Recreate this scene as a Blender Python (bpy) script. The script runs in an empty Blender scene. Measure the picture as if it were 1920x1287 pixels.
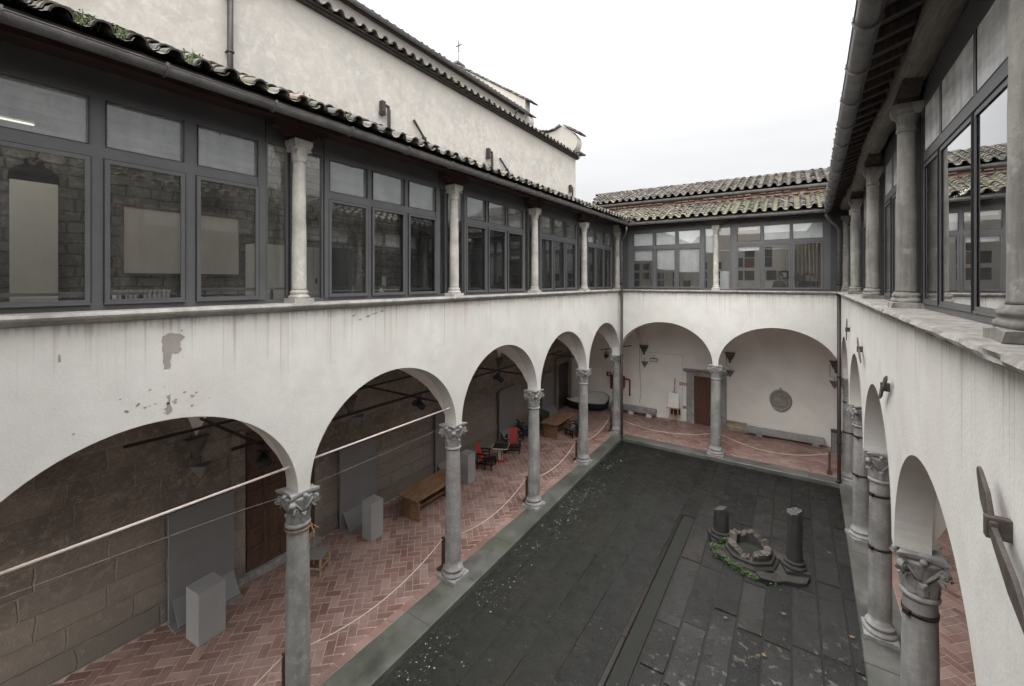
import bpy, bmesh, math, random
from mathutils import Vector, Matrix, noise
random.seed(7)
R = math.radians
scene = bpy.context.scene
col = scene.collection
uni = random.uniform

# ------------------------------------------------------------------ mesh helper
class MB:
    def __init__(s):
        s.v = []; s.f = []; s.c = []; s.s = []
    def add(s, vs, fs, c=0.5, smooth=False):
        b = len(s.v)
        s.v += [tuple(p) for p in vs]
        for f in fs:
            s.f.append([b + i for i in f]); s.c.append(c); s.s.append(smooth)
    def hexa(s, p, c=0.5):                       # eight corners: bottom ring, top ring
        s.add(p, [(0,1,2,3),(7,6,5,4),(0,4,5,1),(1,5,6,2),(2,6,7,3),(3,7,4,0)], c)
    def box(s, x0, x1, y0, y1, z0, z1, P=None, c=0.5):
        p = [(x0,y0,z0),(x1,y0,z0),(x1,y1,z0),(x0,y1,z0),(x0,y0,z1),(x1,y0,z1),(x1,y1,z1),(x0,y1,z1)]
        if P: p = [P(*q) for q in p]
        s.hexa(p, c)
    def obox(s, cx, cy, cz, sx, sy, sz, M, c=0.5):
        p = []
        for z in (-sz/2, sz/2):
            for x, y in ((-sx/2,-sy/2),(sx/2,-sy/2),(sx/2,sy/2),(-sx/2,sy/2)):
                p.append(Vector((cx,cy,cz)) + M @ Vector((x,y,z)))
        s.hexa(p, c)
    def bar(s, a, b, w, h, c=0.5, up=(0,0,1)):     # rectangular bar from a to b
        a = Vector(a); b = Vector(b); d = (b-a).normalized(); u = Vector(up)
        if abs(d.dot(u)) > .98: u = Vector((1,0,0))
        r = d.cross(u).normalized(); u = r.cross(d)
        p = []
        for q in (a, b):
            for i, j in ((-1,-1),(1,-1),(1,1),(-1,1)):
                p.append(q + r*(w/2*i) + u*(h/2*j))
        s.add(p, [(0,1,2,3),(7,6,5,4),(0,4,5,1),(1,5,6,2),(2,6,7,3),(3,7,4,0)], c)
    def tube(s, pts, r, n=8, c=0.5, caps=True):
        pts = [Vector(p) for p in pts]; rings = []
        for i, p in enumerate(pts):
            d = (pts[min(i+1, len(pts)-1)] - pts[max(i-1, 0)]).normalized()
            u = Vector((0,0,1)) if abs(d.z) < .95 else Vector((1,0,0))
            a = d.cross(u).normalized(); b2 = a.cross(d)
            rr = r[i] if isinstance(r, (list, tuple)) else r
            rings.append([p + a*(rr*math.cos(2*math.pi*k/n)) + b2*(rr*math.sin(2*math.pi*k/n)) for k in range(n)])
        vs = [q for g in rings for q in g]; fs = []
        for i in range(len(pts)-1):
            for k in range(n):
                fs.append((i*n+k, i*n+(k+1)%n, (i+1)*n+(k+1)%n, (i+1)*n+k))
        s.add(vs, fs, c, True)
        if caps:
            s.add(rings[0], [tuple(range(n))], c); s.add(rings[-1], [tuple(range(n-1,-1,-1))], c)
    def lathe(s, prof, cx=0, cy=0, cz=0, n=28, c=0.5, mod=None, smooth=True, cap=True):
        vs = []; fs = []
        for r, z in prof:
            for k in range(n):
                t = 2*math.pi*k/n
                rr = mod(r, z, t) if mod else r
                vs.append((cx+rr*math.cos(t), cy+rr*math.sin(t), cz+z))
        for i in range(len(prof)-1):
            for k in range(n):
                fs.append((i*n+k, i*n+(k+1)%n, (i+1)*n+(k+1)%n, (i+1)*n+k))
        s.add(vs, fs, c, smooth)
        if cap:
            s.add(vs[:n], [tuple(range(n-1,-1,-1))], c); s.add(vs[-n:], [tuple(range(n))], c)
    def prism(s, poly, axis, a0, a1, c=0.5):     # 2-D polygon swept along an axis
        def q(p, a):
            return {'x':(a,p[0],p[1]), 'y':(p[0],a,p[1]), 'z':(p[0],p[1],a)}[axis]
        n = len(poly); vs = [q(p,a0) for p in poly] + [q(p,a1) for p in poly]
        s.add(vs, [tuple(range(n)), tuple(range(2*n-1,n-1,-1))] + [(i,(i+1)%n,n+(i+1)%n,n+i) for i in range(n)], c)
    def extrude(s, P, prof, us, jit=None, c=0.5, smooth=False):     # closed profile (n,z) swept along u
        m = len(prof); vs = []; fs = []
        for u in us:
            for n, z in prof:
                dn = dz = 0
                if jit: dn, dz = jit(u, n, z)
                vs.append(P(u, n+dn, z+dz))
        for i in range(len(us)-1):
            for k in range(m):
                fs.append((i*m+k, i*m+(k+1)%m, (i+1)*m+(k+1)%m, (i+1)*m+k))
        s.add(vs, fs, c, smooth)
        s.add(vs[:m], [tuple(range(m))], c); s.add(vs[-m:], [tuple(range(m-1,-1,-1))], c)
    def build(s, name, m, parent=None, kind=None, weld=True, recalc=True, bevel=0):
        me = bpy.data.meshes.new(name)
        off = parent['_loc'] if parent is not None and '_loc' in parent else (0,0,0)
        me.from_pydata([(a-off[0], b-off[1], c-off[2]) for a,b,c in s.v], [], s.f)
        at = me.attributes.new('rnd', 'FLOAT', 'FACE')
        at.data.foreach_set('value', s.c)
        me.polygons.foreach_set('use_smooth', s.s)
        if recalc:
            bm = bmesh.new(); bm.from_mesh(me)
            if weld: bmesh.ops.remove_doubles(bm, verts=bm.verts, dist=1e-5)
            bmesh.ops.recalc_face_normals(bm, faces=bm.faces)
            bm.to_mesh(me); bm.free()
        me.update()
        o = bpy.data.objects.new(name, me); col.objects.link(o)
        if m: me.materials.append(m)
        if parent is not None:
            o.parent = parent; o['_loc'] = off
        else: o['_loc'] = (0,0,0)
        if kind: o['kind'] = kind
        if bevel:
            b = o.modifiers.new('edge', 'BEVEL'); b.width = bevel; b.segments = 2; b.limit_method = 'ANGLE'
        return o

def tag(o, label, cat, group=None):
    o['label'] = label; o['category'] = cat
    if group: o['group'] = group
    return o
def thing(name, label, cat, loc=(0,0,0), group=None):
    o = bpy.data.objects.new(name, None); col.objects.link(o)
    o.location = loc; o.empty_display_size = .2; o['_loc'] = tuple(loc)
    return tag(o, label, cat, group)
def copy_thing(src, loc, rz=0, label=None, group=None):
    c = src.copy(); col.objects.link(c); c.location = loc; c.rotation_euler = (0,0,rz); c['_loc'] = (0,0,0)
    if label: c['label'] = label
    if group: c['group'] = group
    for ch in src.children:
        d = ch.copy(); col.objects.link(d); d.parent = c
        for g in ch.children:
            e = g.copy(); col.objects.link(e); e.parent = d
    return c

# ------------------------------------------------------------------ materials
class NT:
    def __init__(s, name):
        s.m = bpy.data.materials.new(name); s.m.use_nodes = True
        s.t = s.m.node_tree; s.n = s.t.nodes; s.l = s.t.links
        s.b = s.n['Principled BSDF']; s.out = s.n['Material Output']
        s.co = s.n.new('ShaderNodeNewGeometry').outputs['Position']
    def link(s, a, b): s.l.new(a, b)
    def map(s, scale, co=None, rot=(0,0,0)):
        k = s.n.new('ShaderNodeMapping'); k.inputs['Scale'].default_value = scale; k.inputs['Rotation'].default_value = rot
        s.link(co or s.co, k.inputs['Vector']); return k.outputs[0]
    def noise(s, scale=1, detail=4, rough=.55, co=None, dist=0):
        k = s.n.new('ShaderNodeTexNoise'); k.inputs['Scale'].default_value = scale; k.inputs['Detail'].default_value = detail
        k.inputs['Roughness'].default_value = rough; k.inputs['Distortion'].default_value = dist
        s.link(co or s.co, k.inputs['Vector']); return k.outputs['Fac']
    def ramp(s, f, stops):
        k = s.n.new('ShaderNodeValToRGB'); e = k.color_ramp.elements
        while len(e) < len(stops): e.new(.5)
        for i, (p, c) in enumerate(stops):
            e[i].position = p
            if not isinstance(c, (tuple, list)): c = (c,c,c)
            e[i].color = (*c, 1)
        s.link(f, k.inputs[0]); return k.outputs[0]
    def mix(s, f, a, b, mode='MIX'):
        k = s.n.new('ShaderNodeMix'); k.data_type = 'RGBA'; k.blend_type = mode
        for sock, v in ((k.inputs[0], f), (k.inputs[6], a), (k.inputs[7], b)):
            if isinstance(v, (int, float)): sock.default_value = v if sock.type == 'VALUE' else (v,v,v,1)
            elif isinstance(v, tuple): sock.default_value = (*v, 1)
            else: s.link(v, sock)
        return k.outputs[2]
    def math(s, op, a, b=0, c=0):
        k = s.n.new('ShaderNodeMath'); k.operation = op
        for i, v in enumerate((a, b, c)):
            if isinstance(v, (int, float)): k.inputs[i].default_value = v
            else: s.link(v, k.inputs[i])
        return k.outputs[0]
    def attr(s, name='rnd'):
        k = s.n.new('ShaderNodeAttribute'); k.attribute_name = name; return k.outputs['Fac']
    def sep(s, co=None):
        k = s.n.new('ShaderNodeSeparateXYZ'); s.link(co or s.co, k.inputs[0]); return k.outputs
    def comb(s, x, y, z=0):
        k = s.n.new('ShaderNodeCombineXYZ')
        for i, v in enumerate((x,y,z)):
            if isinstance(v, (int,float)): k.inputs[i].default_value = v
            else: s.link(v, k.inputs[i])
        return k.outputs[0]
    def base(s, v): s.link(v, s.b.inputs['Base Color']) if not isinstance(v, tuple) else setattr(s.b.inputs['Base Color'], 'default_value', (*v,1))
    def rough(s, v):
        if isinstance(v, (int,float)): s.b.inputs['Roughness'].default_value = v
        else: s.link(v, s.b.inputs['Roughness'])
    def bump(s, h, strength=.3, dist=.02):
        k = s.n.new('ShaderNodeBump'); k.inputs['Strength'].default_value = strength; k.inputs['Distance'].default_value = dist
        s.link(h, k.inputs['Height']); s.link(k.outputs[0], s.b.inputs['Normal'])

def sc(c, k): return tuple(min(1, x*k) for x in c)
def simple(name, c, rough=.6, var=.18, scale=6, bump=.15, metal=0, fine=60):
    t = NT(name)
    n = t.noise(scale, 6, .6); f = t.noise(fine, 3)
    k = t.mix(.35, n, f)
    t.base(t.ramp(k, [(.36, sc(c, 1-var)), (.64, sc(c, 1+var))]))
    t.rough(rough); t.b.inputs['Metallic'].default_value = metal
    if bump: t.bump(k, bump, .01)
    return t.m

def plaster_white(name, tint=(.715,.702,.675)):
    t = NT(name)
    big = t.noise(.7, 4); mid = t.noise(3.2, 6, .6); fine = t.noise(38, 4)
    c = t.mix(t.ramp(big, [(.40, 0), (.62, 1)]), tint, sc(tint, .92))
    c = t.mix(t.ramp(mid, [(.44, 0), (.66, .5)]), c, sc(tint, .84))
    c = t.mix(t.ramp(t.noise(1.5, 5, .65, dist=.6), [(.50, 0), (.66, .55)]), c, (.59,.585,.555))
    c = t.mix(t.ramp(t.noise(.6, 3, .5, t.map((1.6,1.6,1))), [(.50, 0), (.66, .35)]), c, (.63,.58,.52))
    z = t.sep()[2]
    # run-off streaks below the sill (grey and rust), fading downwards
    s1 = t.noise(1, 3, .6, t.map((9, 9, .16)))
    s2 = t.noise(1, 2, .5, t.map((26, 26, .22)))
    reach = t.noise(1, 3, .6, t.map((2.1, 2.1, .05)))
    top = t.math('MULTIPLY_ADD', z, 1.0, -4.55)           # 0 at z=4.55, 1 at sill
    top = t.math('ADD', top, t.math('MULTIPLY_ADD', reach, 3.0, -1.65))
    m = t.math('MULTIPLY', t.ramp(s1, [(.52, 0), (.74, 1)]), t.ramp(top, [(.15, 0), (1, .55)]))
    c = t.mix(m, c, (.50, .47, .43))
    m2 = t.math('MULTIPLY', t.ramp(s2, [(.60, 0), (.70, 1)]), t.ramp(top, [(.30, 0), (1, .65)]))
    c = t.mix(m2, c, (.40, .31, .24))
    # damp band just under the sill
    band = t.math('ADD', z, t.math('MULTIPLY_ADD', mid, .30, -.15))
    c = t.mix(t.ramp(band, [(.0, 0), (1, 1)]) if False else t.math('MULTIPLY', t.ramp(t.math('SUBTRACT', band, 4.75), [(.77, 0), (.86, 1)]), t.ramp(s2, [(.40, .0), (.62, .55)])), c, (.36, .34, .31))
    # small flaked spots
    fl = t.noise(9, 5, .7); ms = t.noise(.9, 2)
    c = t.mix(t.math('MULTIPLY', t.ramp(fl, [(.69, 0), (.70, 1)]), t.ramp(ms, [(.58, 0), (.62, .75)])), c, (.44, .41, .38))
    t.base(c); t.rough(.9); t.bump(t.mix(.4, mid, fine), .4, .02)
    return t.m

def plaster_church():
    t = NT('church_plaster')
    a = t.noise(.9, 5, .6, dist=.6); b = t.noise(4.5, 6, .65, dist=.4); f = t.noise(40, 4)
    c = t.ramp(a, [(.36, (.39,.367,.338)), (.47, (.475,.452,.415)), (.60, (.405,.388,.365))])
    c = t.mix(t.ramp(b, [(.49, 0), (.62, .8)]), c, (.53,.51,.475))
    c = t.mix(t.ramp(t.noise(11, 6, .7), [(.54, 0), (.66, .5)]), c, (.40,.375,.34))
    ck = t.noise(2.2, 8, .75, dist=1.5); c = t.mix(t.ramp(ck, [(.492, 0), (.4985, .55), (.5015, .55), (.508, 0)]), c, (.30,.28,.25))
    st = t.noise(1, 4, .6, t.map((5, 5, .35)))
    c = t.mix(t.ramp(st, [(.5, 0), (.75, .45)]), c, (.40,.375,.34))
    z = t.sep()[2]
    band = t.math('ADD', z, t.math('MULTIPLY_ADD', b, 1.4, -.7))
    c = t.mix(t.ramp(t.math('MULTIPLY_ADD', band, .35, -3.4), [(.72, 0), (1, .6)]), c, (.36,.34,.31))
    t.base(c); t.rough(.92); t.bump(t.mix(.3, b, f), .35, .03)
    return t.m

def masonry(name, bw, bh, c1, c2, mortar, wobble=.09, bump=.6, axis='y'):
    t = NT(name)
    x, y, z = t.sep()
    wob = t.noise(1.6, 4, .6); wob2 = t.noise(2.3, 3, .6)
    u = y if axis == 'y' else x
    uu = t.math('ADD', u, t.math('MULTIPLY_ADD', wob, wobble*2, -wobble))
    zz = t.math('ADD', z, t.math('MULTIPLY_ADD', wob2, wobble, -wobble/2))
    k = t.n.new('ShaderNodeTexBrick'); t.link(t.comb(uu, zz), k.inputs['Vector'])
    k.inputs['Scale'].default_value = 1; k.inputs['Brick Width'].default_value = bw; k.inputs['Row Height'].default_value = bh
    k.inputs['Mortar Size'].default_value = .017; k.inputs['Mortar Smooth'].default_value = .6
    k.inputs['Color1'].default_value = (*c1,1); k.inputs['Color2'].default_value = (*c2,1); k.inputs['Mortar'].default_value = (*mortar,1)
    k.offset = .43; k.squash = 1.35; k.squash_frequency = 3
    n1 = t.noise(1.1, 5, .6, dist=.5); n2 = t.noise(9, 6, .7); n3 = t.noise(45, 4)
    c = t.mix(t.ramp(n1, [(.42, .0), (.64, .6)]), k.outputs['Color'], sc(c1, .45))
    c = t.mix(t.ramp(n2, [(.50, 0), (.66, .6)]), c, sc(c2, 1.5))
    c = t.mix(t.ramp(n3, [(.55, 0), (.68, .55)]), c, sc(c1, .4))
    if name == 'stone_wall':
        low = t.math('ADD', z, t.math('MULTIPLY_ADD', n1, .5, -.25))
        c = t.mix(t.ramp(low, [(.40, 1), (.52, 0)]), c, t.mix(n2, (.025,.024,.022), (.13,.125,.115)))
        mid = t.math('MULTIPLY_ADD', n1, 1.1, t.math('MULTIPLY', z, -.28))
        c = t.mix(t.ramp(mid, [(.0, 0), (.22, .6)]), c, (.30,.265,.225))
        fl = t.noise(6, 6, .75)
        c = t.mix(t.ramp(fl, [(.62, 0), (.65, .8)]), c, (.36,.34,.31))
    t.base(c); t.rough(.9)
    h = t.mix(.5, t.math('SUBTRACT', 1, k.outputs['Fac']), t.mix(.5, n2, n3))
    t.bump(h, bump*1.3, .05)
    return t.m

def brick_floor():
    t = NT('terracotta_brick')
    r = t.attr(); n = t.noise(1.1, 5, .6, dist=.4); f = t.noise(22, 5, .65)
    c = t.ramp(r, [(0, (.155,.080,.064)), (.3, (.225,.122,.099)), (.7, (.275,.160,.133)), (1, (.36,.240,.208))])
    c = t.mix(t.ramp(n, [(.38, 0), (.7, .6)]), c, (.40,.30,.272))
    c = t.mix(t.ramp(t.noise(.8, 3, .5, t.map((1,1,1), rot=(0,0,1))), [(.52, 0), (.7, .6)]), c, (.15,.088,.073))
    c = t.mix(t.ramp(f, [(.5, 0), (.8, .35)]), c, (.38,.30,.27))
    c = t.mix(t.ramp(t.noise(2.7, 6, .7, dist=.8), [(.53, 0), (.66, .45)]), c, (.12,.085,.075))
    t.base(c); t.rough(t.ramp(n, [(.3, .42), (.7, .7)])); t.bump(f, .35, .006)
    return t.m

def court_stone():
    t = NT('wet_paving_stone')
    r = t.attr(); n = t.noise(.75, 5, .6, dist=.5); m = t.noise(3.2, 6, .65); f = t.noise(17, 6, .72); g = t.noise(70, 3)
    c = t.ramp(r, [(0, (.012,.012,.0125)), (.5, (.020,.020,.0205)), (1, (.032,.0315,.032))])
    x, y, z = t.sep()
    # moss film over the left half
    lx = t.math('ADD', x, t.math('MULTIPLY_ADD', n, 3.2, -1.6))
    c = t.mix(t.ramp(t.math('MULTIPLY', lx, .25), [(.45, .7), (.95, .0)]), c, t.mix(m, (.011,.014,.009), (.030,.035,.024)))
    c = t.mix(t.ramp(m, [(.46, 0), (.62, .75)]), c, (.009,.0085,.008))
    br = t.noise(.9, 4, .6, t.map((1,.35,1)))
    c = t.mix(t.ramp(br, [(.52, 0), (.66, .7)]), c, (.030,.024,.017))
    c = t.mix(t.ramp(f, [(.55, 0), (.72, .6)]), c, (.075,.075,.074))
    c = t.mix(t.ramp(t.noise(34, 4, .7), [(.60, 0), (.68, .8)]), c, (.008,.008,.008))
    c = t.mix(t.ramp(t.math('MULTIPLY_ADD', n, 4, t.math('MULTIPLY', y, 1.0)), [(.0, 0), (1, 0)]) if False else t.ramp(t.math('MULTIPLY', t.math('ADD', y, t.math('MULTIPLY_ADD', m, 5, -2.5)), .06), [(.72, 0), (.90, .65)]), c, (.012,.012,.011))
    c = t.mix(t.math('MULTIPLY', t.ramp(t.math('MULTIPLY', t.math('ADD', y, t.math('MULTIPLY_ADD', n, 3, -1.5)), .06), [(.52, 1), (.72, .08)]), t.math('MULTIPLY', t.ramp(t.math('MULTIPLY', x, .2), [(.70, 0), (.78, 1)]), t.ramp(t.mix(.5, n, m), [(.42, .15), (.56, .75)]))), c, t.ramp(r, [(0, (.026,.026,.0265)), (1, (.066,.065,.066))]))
    # lichen spots, more of them near the viewer's end
    sp = t.noise(6.5, 5, .6); ny = t.math('ADD', t.math('MULTIPLY', y, -.09), t.math('MULTIPLY', x, .05))
    ring = t.math('MULTIPLY', t.ramp(sp, [(.60, 0), (.625, 1)]), t.math('MULTIPLY', t.ramp(t.math('ADD', ny, .62), [(.05, 0), (.4, .95)]), t.ramp(t.math('MULTIPLY', x, .2), [(.70, .06), (.78, 1)])))
    c = t.mix(ring, c, (.30,.31,.25))
    c = t.mix(t.math('MULTIPLY', t.ramp(t.noise(24, 3, .6), [(.66, 0), (.70, 1)]), t.ramp(n, [(.45, 0), (.6, .8)])), c, (.22,.22,.19))
    t.base(c)
    t.rough(t.ramp(t.mix(.5, m, n), [(.38, .10), (.48, .30), (.60, .55)])); t.b.inputs['Specular IOR Level'].default_value = .42
    t.bump(t.mix(.4, t.mix(.3, f, m), g), 1.0, .035)
    return t.m

def mossy_tile(name, moss=.5, base=(.095,.078,.068)):
    t = NT(name)
    r0 = t.attr(); r = t.math('FRACT', r0); pan = t.math('GREATER_THAN', r0, 1.5); n = t.noise(3.2, 6, .65); f = t.noise(26, 5, .7); b = t.noise(.55, 3)
    c = t.ramp(r, [(0, sc(base, .55)), (.5, base), (.8, sc(base, 1.6)), (1, (.20,.155,.13))])
    c = t.mix(t.ramp(f, [(.55, 0), (.75, .6)]), c, (.27,.26,.23))
    mm = t.math('ADD', t.math('MULTIPLY_ADD', pan, .13, t.math('MULTIPLY', n, .7)), t.math('MULTIPLY_ADD', b, .5, -.05))
    c = t.mix(t.ramp(mm, [(.70-moss*.25, 0), (.78-moss*.25, .9)]), c, t.mix(f, (.075,.085,.038), (.20,.205,.125)))
    t.base(c); t.rough(.8); t.bump(f, .5, .01)
    return t.m

def timber(name, c, grain=(40,3,40)):
    t = NT(name)
    g = t.noise(1, 5, .6, t.map(grain)); b = t.noise(2.5, 4)
    k = t.ramp(g, [(.3, sc(c, .55)), (.7, sc(c, 1.4))])
    t.base(t.mix(t.ramp(b, [(.4, 0), (.75, .6)]), k, sc(c, .6))); t.rough(.75); t.bump(g, .4, .01)
    return t.m

def glass(name, tint=(.955,.965,.965), boost=1.5, ior=1.5, film=.035):
    t = NT(name); t.n.remove(t.b)
    tr = t.n.new('ShaderNodeBsdfTransparent'); tr.inputs[0].default_value = (*tint,1)
    gl = t.n.new('ShaderNodeBsdfGlossy'); gl.inputs['Roughness'].default_value = .0
    fr = t.n.new('ShaderNodeFresnel'); fr.inputs['IOR'].default_value = ior
    w = t.n.new('ShaderNodeBump'); w.inputs['Strength'].default_value = .05; w.inputs['Distance'].default_value = .01
    t.link(t.noise(1.3, 2), w.inputs['Height']); t.link(w.outputs[0], gl.inputs['Normal'])
    k = t.math('MINIMUM', t.math('MULTIPLY', fr.outputs[0], boost), .95)
    mx = t.n.new('ShaderNodeMixShader'); df = t.n.new('ShaderNodeBsdfDiffuse'); df.inputs[0].default_value = (.40,.41,.41,1); mf = t.n.new('ShaderNodeMixShader'); t.link(t.ramp(t.mix(.5, t.noise(1, 4, .6, t.map((5,5,.8))), t.noise(1.4, 4)), [(.40, film*.4), (.60, film*1.6)]), mf.inputs[0]); t.link(tr.outputs[0], mf.inputs[1]); t.link(df.outputs[0], mf.inputs[2])
    t.link(k, mx.inputs[0]); t.link(mf.outputs[0], mx.inputs[1]); t.link(gl.outputs[0], mx.inputs[2])
    t.link(mx.outputs[0], t.out.inputs[0]); return t.m

def frosted(name, c, thru=.35, boost=1):
    t = NT(name); t.n.remove(t.b)
    tr = t.n.new('ShaderNodeBsdfTransparent'); tr.inputs[0].default_value = (.75,.77,.77,1)
    df = t.n.new('ShaderNodeBsdfDiffuse'); t.link(t.ramp(t.mix(.5, t.noise(1, 4, .6, t.map((2,2,9))), t.noise(1, 3, .6, t.map((7,7,1)))), [(.38, sc(c, .62)), (.60, sc(c, 1.15))]), df.inputs[0])  # cloudy bands in the film colour imitate reflections of eaves and sky
    gl = t.n.new('ShaderNodeBsdfGlossy'); gl.inputs['Roughness'].default_value = .04
    fr = t.n.new('ShaderNodeFresnel'); fr.inputs['IOR'].default_value = 1.5
    m1 = t.n.new('ShaderNodeMixShader'); m1.inputs[0].default_value = 1-thru
    t.link(tr.outputs[0], m1.inputs[1]); t.link(df.outputs[0], m1.inputs[2])
    m2 = t.n.new('ShaderNodeMixShader'); t.link(t.math('MINIMUM', t.math('MULTIPLY', fr.outputs[0], boost), .9), m2.inputs[0]); t.link(m1.outputs[0], m2.inputs[1]); t.link(gl.outputs[0], m2.inputs[2])
    t.link(m2.outputs[0], t.out.inputs[0]); return t.m

def emis(name, c, k):
    t = NT(name); t.b.inputs['Emission Color'].default_value = (*c,1); t.b.inputs['Emission Strength'].default_value = k
    t.base(c); return t.m

def column_stone(name, c, streak=.4):
    t = NT(name)
    a = t.noise(2.3, 6, .65); s = t.noise(1, 5, .65, t.map((11,11,.9))); f = t.noise(34, 5, .7); p = t.noise(7, 6, .7)
    k = t.ramp(a, [(.36, sc(c, .68)), (.64, sc(c, 1.18))])
    k = t.mix(t.ramp(s, [(.47, 0), (.66, streak)]), k, sc(c, .42))
    k = t.mix(t.ramp(p, [(.56, 0), (.66, .5)]), k, sc(c, 1.45))
    k = t.mix(t.ramp(f, [(.56, 0), (.70, .5)]), k, sc(c, .55))
    t.base(k); t.rough(.85); t.bump(t.mix(.5, f, p), .55, .015)
    return t.m

def kerb_stone():
    t = NT('mossy_kerb_stone')
    a = t.noise(1.3, 5, .6); f = t.noise(20, 5, .65); w = t.noise(.8, 3)
    k = t.ramp(a, [(.3, (.080,.081,.075)), (.7, (.185,.183,.172))])
    x = t.sep()[0]
    left = t.ramp(t.math('MULTIPLY', x, .3), [(.1, .5), (1, .12)])
    k = t.mix(t.math('MULTIPLY', t.ramp(w, [(.38, 0), (.6, 1)]), left), k, (.065,.085,.045))
    k = t.mix(t.ramp(t.noise(1.1, 5, .6, t.map((1,.6,1))), [(.50, 0), (.62, .7)]), k, (.045,.046,.042))
    k = t.mix(t.ramp(f, [(.5, 0), (.8, .4)]), k, (.10,.10,.09))
    t.base(k); t.rough(t.ramp(a, [(.35, .32), (.65, .7)])); t.bump(f, .25, .008)
    return t.m

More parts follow.
